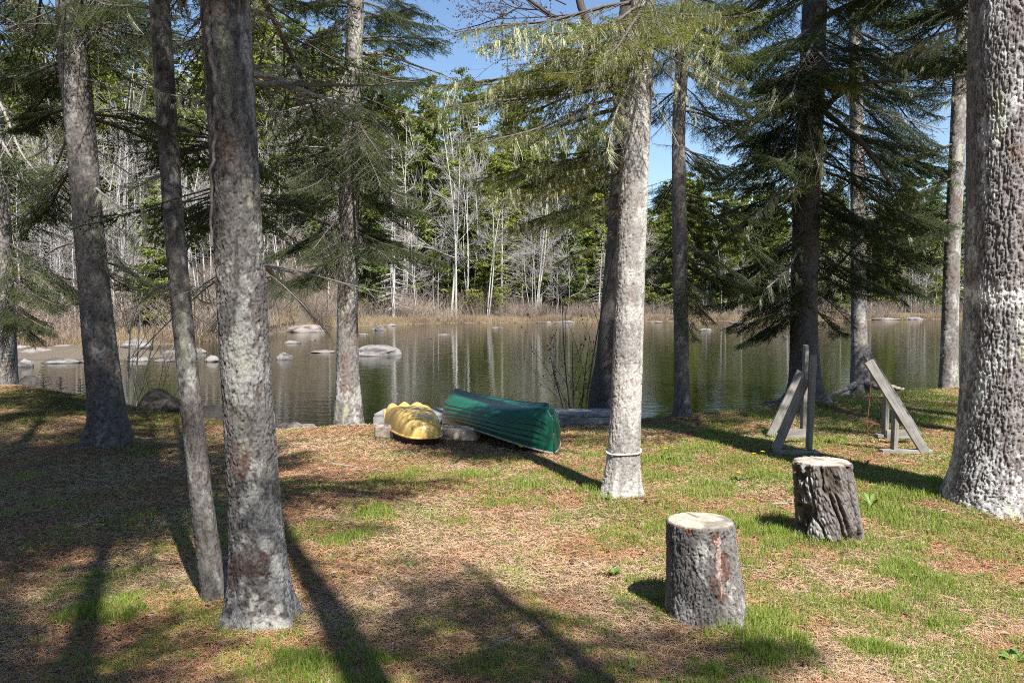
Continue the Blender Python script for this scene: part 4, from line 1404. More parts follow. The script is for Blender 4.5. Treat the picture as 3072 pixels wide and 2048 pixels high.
obj('shade_skirt', to_mesh('shade_skirt', sk.reshape(-1, 3), [Qd], mat_simple('underside_shade', (.05, .03, .02), .7, .2, .3, 40, 0), True), yb)  # dark skirt below the rim: the underside's shade given as colour
hb_ = MB()
hp = np.array([-.52 * by[0] * bl + bs[0] * -.26, -.52 * by[1] * bl * .9 + bs[1] * -.26, .12])
hp = np.array([by[0] * -.48 - bs[0] * .225, by[1] * -.48 - bs[1] * .225, .12])
hb_.box(hp, (by[0], by[1], 0), (bs[0], bs[1], 0), (0, 0, 1), .018, .02, .055, .006)
obj('handle', hb_.mesh('handle', mt), yb)

# ------------------------------------------------------------------ timbers and dock
def plank_thing(name, label, cat, p0, p1, w, t, mat, wdir=(0, 1, 0), bev=.008, group=None):
    p0, p1 = np.array(p0, float), np.array(p1, float)
    c = (p0 + p1) / 2
    L = np.linalg.norm(p1 - p0)
    b = MB()
    b.box((0, 0, 0), (1, 0, 0), (0, 1, 0), (0, 0, 1), L / 2, w / 2, t / 2, bev)
    me = b.mesh(name, mat)
    o = obj(name, me, None, c, label, cat, group)
    d = Vector(p1 - p0).normalized()
    y = Vector(wdir)
    y = (y - d * y.dot(d)).normalized()
    z = d.cross(y)
    o.rotation_euler = Matrix((d, y, z)).transposed().to_euler()
    return o


gl, gr_ = G(860, 1003), G(1098, 1012)
plank_thing('timber', 'round-edged pale timber under the yellow boat, ending beside the canoe', 'timber', (gl[0], gl[1] + .12, .055), (gr_[0], gr_[1] + .06, .065), .17, .17, TIMBER, bev=.03)
dk = thing('dock', W(1180, 965, 10.85) * np.array([1, 1, 0]), 'low weathered plank dock along the water behind the canoe', 'dock')
off = np.array(dk.location)
dl, dr = W(858, 966, 11.05), W(1402, 962, 10.75)
ddir = unit(np.array([dr[0] - dl[0], dr[1] - dl[1], 0]))
dn = np.array([-ddir[1], ddir[0], 0])
b = MB()
b.beam(np.array([dl[0], dl[1], -.085]) - off, np.array([dr[0], dr[1], -.045]) - off, .17, .04, (0, 0, 1), .004)
obj('fascia', b.mesh('fascia', DOCKW), dk)
for k in range(4):
    b = MB()
    o_ = dn * (.10 + k * .145)
    b.beam(np.array([dl[0], dl[1], .022]) + o_ - off, np.array([dr[0], dr[1], .062]) + o_ - off, .135, .035, dn, .004)
    obj('deck_board', b.mesh('deck_board', DOCKW), dk)
for f in (.06, .5, .94):
    b = MB()
    q = dl * (1 - f) + dr * f
    b.beam(np.array([q[0], q[1], -.55]) + dn * .5 - off, np.array([q[0], q[1], -.0]) + dn * .5 - off, .09, .09, dn, .004)
    obj('post', b.mesh('post', DOCKW), dk)

# ------------------------------------------------------------------ the two lumber trestles
def trestle(name, label, parts, org):
    root = thing(name, org, label, 'trestle', 'lumber trestles on the lawn')
    for (nm, p0, p1, w, t, wd) in parts:
        b = MB()
        q = (np.array(p0) + np.array(p1)) / 2
        L = np.linalg.norm(np.array(p1) - np.array(p0))
        b.box((0, 0, 0), (1, 0, 0), (0, 1, 0), (0, 0, 1), L / 2, w / 2, t / 2, .003)
        o = obj(nm, b.mesh(nm, WOOD), root, q - np.array(org))
        d = Vector(np.array(p1) - np.array(p0)).normalized()
        y = Vector(wd)
        y = (y - d * y.dot(d)).normalized()
        o.rotation_euler = Matrix((d, y, d.cross(y))).transposed().to_euler()
    return root


def Wr(x, y, D):             # in pixels of the 1024 view
    return W(x / S, y / S, D)


DF, DB = 8.42, 9.42
XX, YY, ZZ_ = (1, 0, 0), (0, 1, 0), (0, 0, 1)
def low(p, z):
    p = np.array(p)
    p[2] = z
    return p


trestle('trestle', 'tall grey lumber trestle with two upright posts and braces sloping up right', [
    ('post', low(Wr(808.7, 454, DF), .05), Wr(813.6, 354.6, DF), .042, .09, XX),
    ('post', low(Wr(802.8, 438, DB), .05), Wr(806, 344.4, DB), .042, .09, XX),
    ('brace', low(Wr(775.6, 452, DF + .06), .03), Wr(806, 378, DF + .06), .089, .038, XX),
    ('brace', low(Wr(770, 438, DB - .06), .03), Wr(801, 371, DB - .06), .089, .038, XX),
    ('foot_board', low(Wr(774, 453, DF - .03), .025), low(Wr(817, 453, DF - .03), .025), .089, .038, YY),
    ('foot_board', low(Wr(768, 439, DB + .03), .03), low(Wr(808, 439, DB + .03), .03), .089, .038, YY),
    ('rail', low(Wr(781, 442, 9.0), .12), low(Wr(806, 442, 9.0), .12), .089, .038, ZZ_),
], low(Wr(795, 450, 8.9), 0))
trestle('trestle', 'grey lumber trestle with one long plank sloping down right past short posts', [
    ('brace', low(Wr(925, 455, DF), .02), Wr(868.5, 361, DF), .092, .040, XX),
    ('brace', low(Wr(918, 440, DB), .02), Wr(866.5, 353, DB), .089, .038, XX),
    ('post', low(Wr(893.9, 451.5, DF + .05), .04), Wr(895.6, 408, DF + .05), .042, .089, XX),
    ('post', low(Wr(885.3, 438, DB - .05), .04), Wr(886, 396, DB - .05), .042, .089, XX),
    ('foot_board', low(Wr(880.7, 453, DF + .03), .025), low(Wr(931, 453, DF + .03), .025), .089, .038, YY),
    ('foot_board', low(Wr(876, 440, DB - .03), .03), low(Wr(916, 440, DB - .03), .03), .089, .038, YY),
    ('rail', low(Wr(886, 442, 9.0), .11), low(Wr(914, 442, 9.0), .11), .089, .038, ZZ_),
], low(Wr(900, 450, 8.9), 0))
# orange line hanging on the right trestle
ROPE = mat_simple('orange_line', (.15, .05, .025), .8, .2, .3, 200, 0)
rg = np.random.default_rng(5)
cp = [Wr(871.3, 381, 9.0), Wr(869.5, 400, 8.95), Wr(867, 424, 8.9), Wr(868, 430, 8.9), Wr(874, 423, 8.95), Wr(879, 423, 9.0), Wr(872, 424, 8.88), Wr(867, 430, 8.85), Wr(869, 437, 8.85), Wr(872, 443, 8.9), Wr(866, 438, 8.85), Wr(866, 446, 8.8)]
cp = np.array(cp)
u = np.linspace(0, len(cp) - 1, 90)
P = np.stack([np.interp(u, np.arange(len(cp)), cp[:, k]) for k in range(3)], -1)
for _ in range(4):
    P[1:-1] = (P[:-2] + 2 * P[1:-1] + P[2:]) / 4
P[:, 2] = np.maximum(P[:, 2], .01)
V, Qd = tubes(P, np.full(90, .0042), 6)
obj('cord', to_mesh('cord', V, [Qd], ROPE, True), None, None, 'orange line dangling in loops beside the single-plank trestle', 'cord')


# ------------------------------------------------------------------ rocks
def rock_mesh(seed, sx, sy, sz, mat, dark=1.0, flat=.0, n=(40, 26)):
    th, ph = np.meshgrid(np.arange(n[0]) / n[0] * 2 * math.pi, np.linspace(-.5, 1, n[1]) * math.pi / 2, indexing='xy')
    d = np.stack([np.cos(th) * np.cos(ph), np.sin(th) * np.cos(ph), np.sin(ph)], -1).reshape(-1, 3)
    o = seed * 7.77
    d1, d2, _ = worley(d * 1.3 + o, seed)
    r = .72 + .5 * (fbm(d * 1.6 + o, 3, seed) - .5) + .22 * d1 + .10 * (fbm(d * 7 + o, 3, seed + 1) - .5)
    V = d * r[:, None] * np.array([sx, sy, sz])
    st = fbm(V * np.array([3, 3, 9]) + o, 4, seed + 2)
    c = mix((.07, .064, .062), (.235, .215, .20), sstep(.3, .66, st)) * dark * (np.array([1.04, .98, .94]) if seed % 3 == 0 else 1.0)
    c = lerpc(c, c * .45, sstep(.06, .0, V[:, 2] - .02))          # wet line at the water
    ii = np.arange(len(V)).reshape(n[1], n[0])
    j2 = np.roll(np.arange(n[0]), -1)
    Qd = np.stack([ii[:-1], ii[:-1][:, j2], ii[1:][:, j2], ii[1:]], -1).reshape(-1, 4)
    return to_mesh('rock', V, [Qd], mat, False if flat else True, c)


rg = np.random.default_rng(31)
ROCKS = [
    (850, 816, 112, 26, 'large pale slab rock in the lake right of the straight spruce'), (738, 810, 70, 9, 'low flat rock awash just left of the straight spruce'), (650, 825, 36, 24, 'rounded pale boulder in the lake near the thick white-footed trunk'),
    (668, 788, 38, 12, 'small flat-topped rock in the lake behind the rounded boulder'), (695, 762, 82, 20, 'long sloping grey ledge at the far bank left of the straight spruce'), (868, 758, 36, 14, 'peaked grey rock by the far bank right of the straight spruce'),
    (833, 768, 26, 6, 'thin flat rock touching the right side of the straight spruce'), (718, 781, 16, 4, 'tiny rock awash above the low flat rock'), (482, 830, 34, 22, 'whitish rock in the water between the two left trunks'), (456, 810, 28, 20, 'tan upright rock in the lake beside the slender trunk'),
    (478, 778, 66, 13, 'broad low grey ledge on the far left bank between trunks'), (302, 800, 68, 26, 'big layered pale rock on the rocky spit'), (310, 829, 44, 12, 'flat pale rock at the tip of the rocky spit'),
    (68, 818, 84, 20, 'broad mottled slab beside the leftmost dark trunk'), (50, 842, 38, 26, 'pale wedge-shaped rock against the leftmost dark trunk'), (125, 834, 76, 15, 'long low brown ledge of the rocky spit at the water'), (172, 810, 70, 14, 'dark leaning slab on the rocky spit'),
    (205, 832, 60, 12, 'low pinkish ledge left of the stout leaning spruce'), (385, 815, 50, 18, 'pinkish rock at the end of the spit left of the slender trunk'), (372, 830, 56, 10, 'low rubble of pale stone before the pinkish rock'), (590, 800, 30, 8, 'small rock hugging the thick trunk on its right side'),
    (898, 748, 30, 7, 'small brown rock at the reed edge right of the peaked rock'), (1020, 769, 42, 5, 'thin line of rock awash in mid lake'), (985, 777, 20, 4, 'tiny pale rock awash left of the thin line of rock'), (1142, 753, 32, 5, 'low flat rock by the far bank below the birches'),
    (1255, 741, 44, 6, 'flat pale rock at the far bank behind the budding shrub'), (1625, 759, 32, 9, 'small pointed rock in the lake right of the thin dark spruce'), (1300, 741, 50, 9, 'pale boulder at the far bank beside the dark maple'),
    (2040, 734, 60, 8, 'whitish rock line on the right far shore'), (2105, 733, 48, 8, 'whitish rocks at the right far shore by the narrow spruce'), (1700, 742, 40, 7, 'grey rock at the far shore behind drooping spruce branches'), (1510, 741, 34, 7, 'small grey rock on the far shore right of the pale spruce'),
    (140, 800, 60, 10, 'grey stones heaped above the dark leaning slab'), (255, 838, 40, 10, 'low rock at the water behind the stout leaning spruce'), (430, 836, 40, 8, 'flat rock beside the slender trunk at the waterline'), (25, 805, 60, 18, 'mossy slab at the left edge of the lake'),
]
for k, (x, y, w, h, lab) in enumerate(ROCKS):
    g = G(x, y, ZW)
    D = g[1]
    sx = wpx(w, D) / 2 * 1.15
    sz = wpx(h, D) * .80
    if 'spit' in lab or 'slab' in lab or 'ledge' in lab:
        sx, sz = sx * 1.2, sz * 1.25
    o = obj('rock', rock_mesh(200 + k, sx, sx * rg.uniform(.6, 1.0), sz, ROCK, 1.0), None, (g[0], D + sx * .5, ZW - .02), lab, 'rock', 'rocks in and beside the lake')
for k, (x, y, w, h, D, dk_, lab) in enumerate([
        (356, 936, 100, 62, 12.2, .16, 'big dark rounded boulder on the left bank'), (484, 960, 110, 68, 11.7, .2, 'dark boulder between the slender and the thick trunk'), (412, 936, 40, 26, 11.9, .75, 'small pale boulder leaning on the big dark one'),
        (664, 984, 62, 24, 10.6, .65, 'rounded grey stone at the water left of the needle mound'), (706, 974, 34, 18, 10.7, .6, 'small stone tucked against the needle mound'), (66, 890, 60, 30, 13.4, .25, 'dark boulder beside the foot of the leftmost trunk')]):
    q = W(x, y, D)
    sx = wpx(w, D) / 2 * 1.45
    z = hz(q[0], D) + .09
    obj('boulder', rock_mesh(300 + k, sx, sx * .85, wpx(h, D) * 1.25 + .06, DARKROCK, dk_), None, (q[0], D + sx * .3, z), lab, 'boulder', 'boulders along the near bank')
ROOTM = mat_simple('root_bark', (.24, .20, .17), .85, .2, .5, 25, .8, .02)
# exposed roots of the spruce on the point
for (pp, r0, lab) in [([(1985, 878), (2010, 884), (2040, 886), (2078, 894)], .09, 'thick exposed root running right from the spruce on the point'), ([(1965, 882), (1945, 892), (1920, 902), (1900, 912)], .075, 'pale exposed root running left from the spruce on the point'), ([(2000, 882), (2035, 895), (2060, 905)], .05, 'short dark root in front of the spruce on the point')]:
    t10.limb(pp, r0 * .8, r0 * .3, [-.1, -.3, -.45, -.5][:len(pp)], ROOTM)
print('props', round(time.time() - T0, 1))

# ------------------------------------------------------------------ far shore
FOL_FAR = mat_leaf('far_conifer_foliage', [(.5, .62, .62), (.85, .9, .8), (1.05, 1.0, .8), (1.25, 1.15, .75), (.75, .82, .75)], .25, .6, .2)
FARBARK = mat_simple('far_trunk_bark', (.13, .11, .10), .9, .1, .3, 6, 0)
BIRCH = mat_simple('birch_bark', (.38, .37, .35), .8, .2, .25, 5, 0, rnd=.25)
GREYBARE = mat_simple('grey_bare_wood', (.37, .345, .33), .9, .1, .3, 4, 0, rnd=.3)
BRUSH = mat_simple('brush_twigs', (.27, .215, .175), .9, .1, .35, 4, 0, rnd=.3)


def far_conifer(seed, H, pine=False, dead=False):
    rng = np.random.default_rng(seed)
    n = 8
    z = np.linspace(0, H, n)
    V, Qd = tubes(np.stack([.03 * H * np.sin(z / H * 2 + seed) * .2, z * 0, z], -1), .012 * H * (1 - z / H) + .015, 6)
    tm = to_mesh('trunk', V, [Qd], FARBARK if not dead else GREYBARE, True)
    PV, CV = [], []
    zz = H * rng.uniform(.06, .2)
    br = []
    while zz < H * .985:
        f = zz / H
        Rm = rng.uniform(.75, 1.25) * H * (.22 if not pine else .25) * ((1 - f) ** .8 * (.55 + .45 * min(1, f / .2)) if not pine else (1 - f) ** .55 * (.4 + .6 * min(1, f / .35)))
        for k in range(rng.integers(4, 8) if not pine else rng.integers(3, 6)):
            a = rng.uniform(0, 6.28)
            L = Rm * rng.uniform(.5, 1.15) + .12
            up = rng.uniform(-.45, .05) if not pine else rng.uniform(-.05, .5)
            d = np.array([math.cos(a), math.sin(a), up])
            br.append(np.stack([np.array([0, 0, zz]) + d * L * q for q in (0, .35, .7, 1)]))
            m = max(3, int(L / .085))
            tone = rng.uniform(.6, 1.35)
            for q in np.linspace(.18 if not pine else .4, 1, m):
                c0 = np.array([0, 0, zz]) + d * L * q + np.array([0, 0, .12 * L * q * q if not pine else 0])
                kk = 5 if not pine else 8
                c = c0 + rng.normal(0, 1, (kk, 3)) * np.array([.10, .10, .05]) * (1 + L * .25)
                s = rng.uniform(.06, .17, (kk, 1)) * (1.0 if not pine else .9)
                dirv = unit(np.array([d[0], d[1], -.25 if not pine else .5]) + rng.normal(0, .75, (kk, 3)))
                sd = unit(np.cross(dirv, rng.normal(size=(kk, 3))))
                PV.append(np.stack([c - dirv * s - sd * s * .38, c - dirv * s * .4 + sd * s * .45, c + dirv * s * 1.25], 1).reshape(-1, 3))
                CV.append(np.full(kk * 3, tone * rng.uniform(.8, 1.2)))
        zz += rng.uniform(.2, .42) * (1 if not pine else 1.5)
    bm = MB()
    V, Qd = tubes(np.array(br), np.broadcast_to(np.array([.02, .015, .01, .004]), (len(br), 4)), 3)
    PV = np.concatenate(PV)
    CV = np.concatenate(CV)
    if dead:
        return tm, to_mesh('crown', V, [Qd], GREYBARE)
    base = np.stack([.150 * CV, .178 * CV, .050 * CV], -1)
    cm = to_mesh('crown', PV, [np.arange(len(PV)).reshape(-1, 3)], FOL_FAR, False, base)
    return tm, cm


def far_bare(seed, H, mat, stems=1, lv=3, tw=.0, spread=.55):
    rng = np.random.default_rng(seed)
    out = {}
    tr = MB()
    for k in range(stems):
        st = np.array([rng.normal(0, .15 * (stems > 1)), rng.normal(0, .15 * (stems > 1)), 0])
        ln = np.array([rng.normal(0, .045), rng.normal(0, .045), 1])
        h = H * rng.uniform(.75, 1.05)
        z = np.linspace(0, 1, 9)[:, None]
        P = st + ln * h * z + np.array([rng.normal(0, .25), rng.normal(0, .25), 0]) * np.sin(z * 3)
        r = .0048 * H * rng.uniform(.8, 1.2) * (1 - z[:, 0] * .9) + .006
        tr.add(*tubes(P, r, 6))
        for j in range(int(13 / stems) + 3):
            f = rng.uniform(.22, .98)
            q = np.array([np.interp(f, z[:, 0], P[:, c]) for c in range(3)])
            a = rng.uniform(0, 6.28)
            d = np.array([math.cos(a), math.sin(a), rng.uniform(.15, 1.1)])
            bare_crown(rng, q, d, H * .2 * (1.1 - f) * rng.uniform(.6, 1.4) + .25, .016 * (1.15 - f) + .005, lv - 1, spread, .08, 5, None, out, .15, .4)
    for lv_ in out:
        out[lv_] = [(p, np.maximum(r, .0055)) for p, r in out[lv_]]
    return tr.mesh('trunk', mat, True), crown_mesh('crown', out, mat if mat is not BIRCH else GREYBARE, (3, 3, 3, 4, 4, 4))


def brush_clump(seed, h, wdt, n):
    rng = np.random.default_rng(seed)
    P, Rr = [], []
    for k in range(n):
        a, r = rng.uniform(0, 6.28), wdt * math.sqrt(rng.random())
        b = np.array([r * math.cos(a), r * math.sin(a), -.05])
        l = h * rng.uniform(.5, 1.15)
        d = np.array([rng.normal(0, .28) + .25 * math.cos(a), rng.normal(0, .28) + .25 * math.sin(a), 1])
        z = np.linspace(0, 1, 5)[:, None]
        p = b + d * l * z + rng.normal(0, .1, 3) * l * z ** 2
        P.append(p)
        Rr.append(.009 * (1 - .75 * z[:, 0]))
        for j in range(4):
            q = p[rng.integers(1, 5)]
            dd = unit(d + rng.normal(0, .6, 3)) * l * rng.uniform(.2, .5)
            P.append(q + dd * z)
            Rr.append(.0055 * (1 - .7 * z[:, 0]))
    V, Qd = tubes(np.array(P), np.array(Rr), 3)
    return to_mesh('stems', V, [Qd], BRUSH)


PROTO = {
    'spruce': [far_conifer(401 + k, h) for k, h in enumerate((8, 10, 11.5, 7, 9, 12))],
    'pine': [far_conifer(411 + k, h, True) for k, h in enumerate((9, 11.5, 10))],
    'snag': [far_conifer(421 + k, h, False, True) for k, h in enumerate((8, 10))],
    'birch': [far_bare(431, 8, BIRCH, 1), far_bare(432, 9.5, BIRCH, 2), far_bare(433, 8.5, BIRCH, 3), far_bare(434, 7, BIRCH, 1), far_bare(435, 9, BIRCH, 4)],
    'maple': [far_bare(441, 8, GREYBARE, 1, 3, spread=.7), far_bare(442, 9, GREYBARE, 2, 3, spread=.7), far_bare(443, 6.5, GREYBARE, 3, 3, spread=.7)],
}
BR = [brush_clump(451 + k, h, w, n) for k, (h, w, n) in enumerate([(1.5, .9, 110), (2.0, 1.1, 130), (1.2, 1.0, 110), (1.7, .7, 90)])]
print('far protos', round(time.time() - T0, 1))
NAMES = {'spruce': ('spruce_tree', 'dense green spruce across the lake', 'spruces across the lake'), 'pine': ('pine_tree', 'open tufted pine across the lake', 'pines across the lake'),
         'snag': ('dead_tree', 'grey dead conifer across the lake', 'dead conifers across the lake'), 'birch': ('birch_tree', 'leafless white-stemmed birch across the lake', 'birches across the lake'), 'maple': ('bare_tree', 'leafless grey-twigged tree across the lake', 'leafless trees across the lake')}
ZONE = [(-99, 'on the left hillside'), (430, 'beside the straight spruce'), (820, 'left of the pale spruce'), (1430, 'beyond the thin dark spruce'), (1850, 'beyond the trestles')]
rf = np.random.default_rng(99)


def far_tree(kind, x, y, sc=1.0):
    tm, cm = PROTO[kind][rf.integers(len(PROTO[kind]))]
    nm, lab, grp = NAMES[kind]
    pxx = (512 + F * x / y) / S
    zn = [z for lo, z in ZONE if pxx >= lo or lo == -99][-1]
    r = thing(nm, (x, y, hz(x, y) - .05), lab + ', ' + zn, 'tree', grp + ', ' + zn)
    r.rotation_euler = (rf.normal(0, .03), rf.normal(0, .03), rf.uniform(0, 6.28))
    s = sc * rf.uniform(.75, 1.2) * np.interp(x / y, [-.5, -.25, .02, .16, .5], [1.2, 1.45, 1.62, 1.15, 1.12])
    r.scale = (s * rf.uniform(.9, 1.1), s * rf.uniform(.9, 1.1), s)
    obj('trunk', tm, r)
    obj('crown', cm, r)


def scatter(n, dlo, dhi, kinds, w, sep, fx=None, sc=1.0):
    placed = []
    tries = 0
    while len(placed) < n and tries < n * 40:
        tries += 1
        tn = rf.uniform(-.70, .72)
        y = float(fary(tn))
        d = rf.uniform(dlo, dhi)
        y += d
        x = tn * y
        if fx and not fx(x, tn):
            continue
        if any((x - a) ** 2 + (y - b) ** 2 < sep * sep for a, b in placed):
            continue
        placed.append((x, y))
        far_tree(rf.choice(kinds, p=w), x, y, sc)


scatter(95, 2.5, 9, ['birch', 'maple', 'snag', 'spruce'], [.14, .58, .10, .18], 1.2, sc=.72)
scatter(140, 8, 20, ['spruce', 'pine', 'birch', 'maple', 'snag'], [.30, .20, .06, .38, .06], 1.5)
scatter(140, 19, 36, ['spruce', 'pine', 'maple', 'birch', 'snag'], [.38, .28, .26, .03, .05], 1.7, sc=1.1)
scatter(90, 34, 55, ['spruce', 'pine', 'maple'], [.4, .35, .25], 2.0, sc=1.2)
scatter(90, 5, 45, ['maple', 'birch', 'snag'], [.76, .14, .10], 1.6, lambda x, tn: tn < -.12, 1.1)
scatter(60, 8, 34, ['maple', 'birch'], [.9, .1], 1.5, lambda x, tn: -.2 < tn < .16, 1.1)
# hand placed: the white birches seen between the trunks, and the dark conifers of the right shore
for (px, d, k, s) in [(1045, 4, 'birch', 1.05), (1075, 5, 'birch', 1.0), (955, 4, 'birch', .7), (1225, 6, 'birch', .9), (1240, 7, 'birch', .95), (1265, 6, 'birch', .9), (655, 4, 'birch', .8), (640, 5, 'birch', .75), (690, 6, 'birch', .8), (110, 7, 'birch', 1.0), (150, 8, 'birch', 1.0), (85, 10, 'birch', .9), (305, 6, 'birch', .8), (2090, 4, 'birch', .8), (2105, 6, 'birch', .75), (1620, 5, 'birch', .7), (460, 6, 'birch', .7), (900, 7, 'snag', 1), (870, 9, 'maple', 1.1),
                       (1540, 6, 'spruce', .9), (1600, 8, 'spruce', 1.0), (1660, 5, 'pine', .9), (1720, 7, 'spruce', 1.0), (1780, 6, 'spruce', .8), (1840, 9, 'pine', 1.), (1920, 6, 'spruce', .95), (2030, 6, 'spruce', .8), (2060, 9, 'pine', .9), (2140, 7, 'spruce', .9), (1330, 8, 'spruce', .9), (1180, 9, 'spruce', .8), (730, 8, 'spruce', .8), (1110, 10, 'spruce', .8), (1290, 5, 'maple', .7)]:
    tn = (px * S - 512) / F
    y = float(fary(tn))
    y += d
    far_tree(k, tn * y, y, s)
# brush along the far bank
BL = ['twiggy grey-brown brush at the water edge', 'twiggy grey-brown brush under the birches']
for k in range(150):
    tn = rf.uniform(-.68, .70)
    y = float(fary(tn))
    d = rf.uniform(.6, 6.5)
    y += d
    x = tn * y
    pxx = (512 + F * tn) / S
    zn = [z for lo, z in ZONE if pxx >= lo or lo == -99][-1]
    lab = BL[int(d > 3)] + ' across the lake, ' + zn
    o = obj('brush_clump', BR[rf.integers(4)], None, (x, y, hz(x, y)), lab, 'bush', lab)
    o.rotation_euler = (0, 0, rf.uniform(0, 6.28))
    s = rf.uniform(.55, 1.1)
    o.scale = (s * 1.2, s * 1.2, s * rf.uniform(.7, 1.1))


# ------------------------------------------------------------------ blades
def blades(x, y, z, h, w, rng, lean=.35, col=None, segs=2):
    n = len(x)
    a = rng.uniform(0, 2 * math.pi, n)
    b = rng.uniform(0, 2 * math.pi, n)
    ln = np.abs(rng.normal(0, lean, n)) * h
    dx, dy = np.cos(b) * ln, np.sin(b) * ln
    sx, sy = np.cos(a) * w, np.sin(a) * w
    P0 = np.stack([x, y, z], -1)
    P1 = P0 + np.stack([dx * .3, dy * .3, h * .6], -1)
    P2 = P0 + np.stack([dx, dy, h * (1 - .35 * np.minimum(1, (ln / np.maximum(h, 1e-6)) ** 2))], -1)
    sd = np.stack([sx, sy, np.zeros(n)], -1)
    V = np.stack([P0 - sd, P0 + sd, P1 - sd * .75, P1 + sd * .75, P2], 1).reshape(-1, 3)
    i = 5 * np.arange(n)
    tri = np.stack([i + 2, i + 3, i + 4], -1)
    q = np.stack([i, i + 1, i + 3, i + 2], -1)
    return V, [q, tri], np.repeat(col, 5, 0)


rg = np.random.default_rng(44)
# twiggy undergrowth that covers the far slopes
tn = rg.uniform(-.72, .74, 60000)
y = fary(tn)
y = y + 3 + 45 * rg.random(len(tn)) ** 1.3
x = tn * y
c = mix((.10, .085, .07), (.29, .26, .23), rg.random(len(x)))
gsel = rg.random(len(x)) < .16
c[gsel] = (.10, .12, .035)
V, Fc, cc_ = blades(x, y, height(x, y) - .05, rg.uniform(.25, 1.15, len(x)), rg.uniform(.008, .026, len(x)), rg, .5, c)
obj('undergrowth', to_mesh('undergrowth', V, Fc, LITTER, False, cc_), None, None, 'grey twiggy undergrowth covering the slopes across the lake', 'undergrowth', None, 'stuff')
# reeds / dead grass of the far shore
tn = rg.uniform(-.70, .72, 42000)
y = fary(tn)
y = y + np.abs(rg.normal(0, 1.0, len(tn))) + .05
x = tn * y
z = height(x, y)
n_ = fbm(np.stack([x * .5, y * .5, x * 0], -1), 3, 77)
hh = rg.uniform(.12, .45, len(x)) * (.3 + 1.2 * n_)
c = mix((.26, .19, .12), (.40, .32, .20), rg.random(len(x)))
red = n_ > .56
c[red] = mix((.22, .15, .11), (.33, .25, .18), rg.random(red.sum()))
V, Fc, cc_ = blades(x, y, z - .02, hh, .012, rg, .35, c)
obj('dead_grass', to_mesh('dead_grass', V, Fc, GRASS, False, cc_), None, None, 'dry tan grass fringing the far shore', 'grass', None, 'stuff')

# lawn: green blades in patches, straw-coloured ones everywhere
def sample_lawn(n, ymax=14.5, pw=.55):
    y = 2.7 + (ymax - 2.7) * rg.random(n) ** (1 / pw) if False else 2.7 * (ymax / 2.7) ** rg.random(n)
    x = y * rg.uniform(-.72, .74, n)
    return x, y


def keep_land(x, y):
    return (ynear(x) - y) > .02


x, y = sample_lawn(900000)
g = green(x, y)
m = keep_land(x, y) & (rg.random(len(x)) < g ** 1.15 * .80)
x, y, g = x[m], y[m], g[m]
z = height(x, y)
h = rg.uniform(.016, .045, len(x)) * (.6 + .8 * g)
tall = fbm(np.stack([x * 3, y * 3, x * 0], -1), 3, 55)
h *= .75 + .8 * sstep(.5, .75, tall)
c = mix((.115, .205, .022), (.265, .365, .055), rg.random(len(x)))
c = lerpc(c, np.broadcast_to(np.array([.38, .33, .16]), c.shape), (rg.random(len(x)) < .24) * .85)
V, Fc, cc_ = blades(x, y, z - .004, h, .0011 + .00018 * y, rg, .5, c)
obj('grass', to_mesh('grass', V, Fc, GRASS, False, cc_), None, None, 'thin green grass growing in patches through the needle litter', 'grass', None, 'stuff')
print('green blades', len(x))

# dry strands: old grass and pine needles lying flat
x, y = sample_lawn(560000)
m = keep_land(x, y)
x, y = x[m], y[m]
n = len(x)
z = height(x, y)
pz = np.stack([x, y, x * 0], -1)
a = rg.uniform(0, 2 * math.pi, n)
ln = rg.uniform(.025, .075, n)
tilt = np.abs(rg.normal(0, .16, n))
d = np.stack([np.cos(a) * np.cos(tilt), np.sin(a) * np.cos(tilt), np.sin(tilt)], -1)
sd = np.stack([-np.sin(a), np.cos(a), rg.normal(0, .4, n)], -1)
w = (.00042 + .00011 * y)[:, None]
P0 = pz + np.array([0, 0, 1.0]) * (z + rg.uniform(.001, .012, n))[:, None]
P2 = P0 + d * ln[:, None]
Pm = (P0 + P2) / 2 + np.array([0, 0, 1.0]) * (rg.uniform(0, .10, n) * ln)[:, None]
V = np.stack([P0 - sd * w * .6, P0 + sd * w * .6, Pm - sd * w, Pm + sd * w, P2], 1).reshape(-1, 3)
i = 5 * np.arange(n)
tone = fbm(pz * 1.7, 4, 66)
t_ = .8 * sstep(.42, .66, tone + rg.normal(0, .08, n))
c = mix((.47, .235, .13), (.56, .40, .26), t_)
gr = rg.random(n)
c[gr < .12] = (.36, .32, .27)
c[gr > .9] = (.15, .075, .04)
mo = moss(x, y)
c = c * (1 - .75 * mo[:, None])
obj('needle_litter', to_mesh('needle_litter', V, [np.stack([i, i + 1, i + 3, i + 2], -1), np.stack([i + 2, i + 3, i + 4], -1)], LITTER, False, np.repeat(c, 5, 0)), None, None, 'orange and straw-coloured fallen needles and dry grass', 'litter', None, 'stuff')

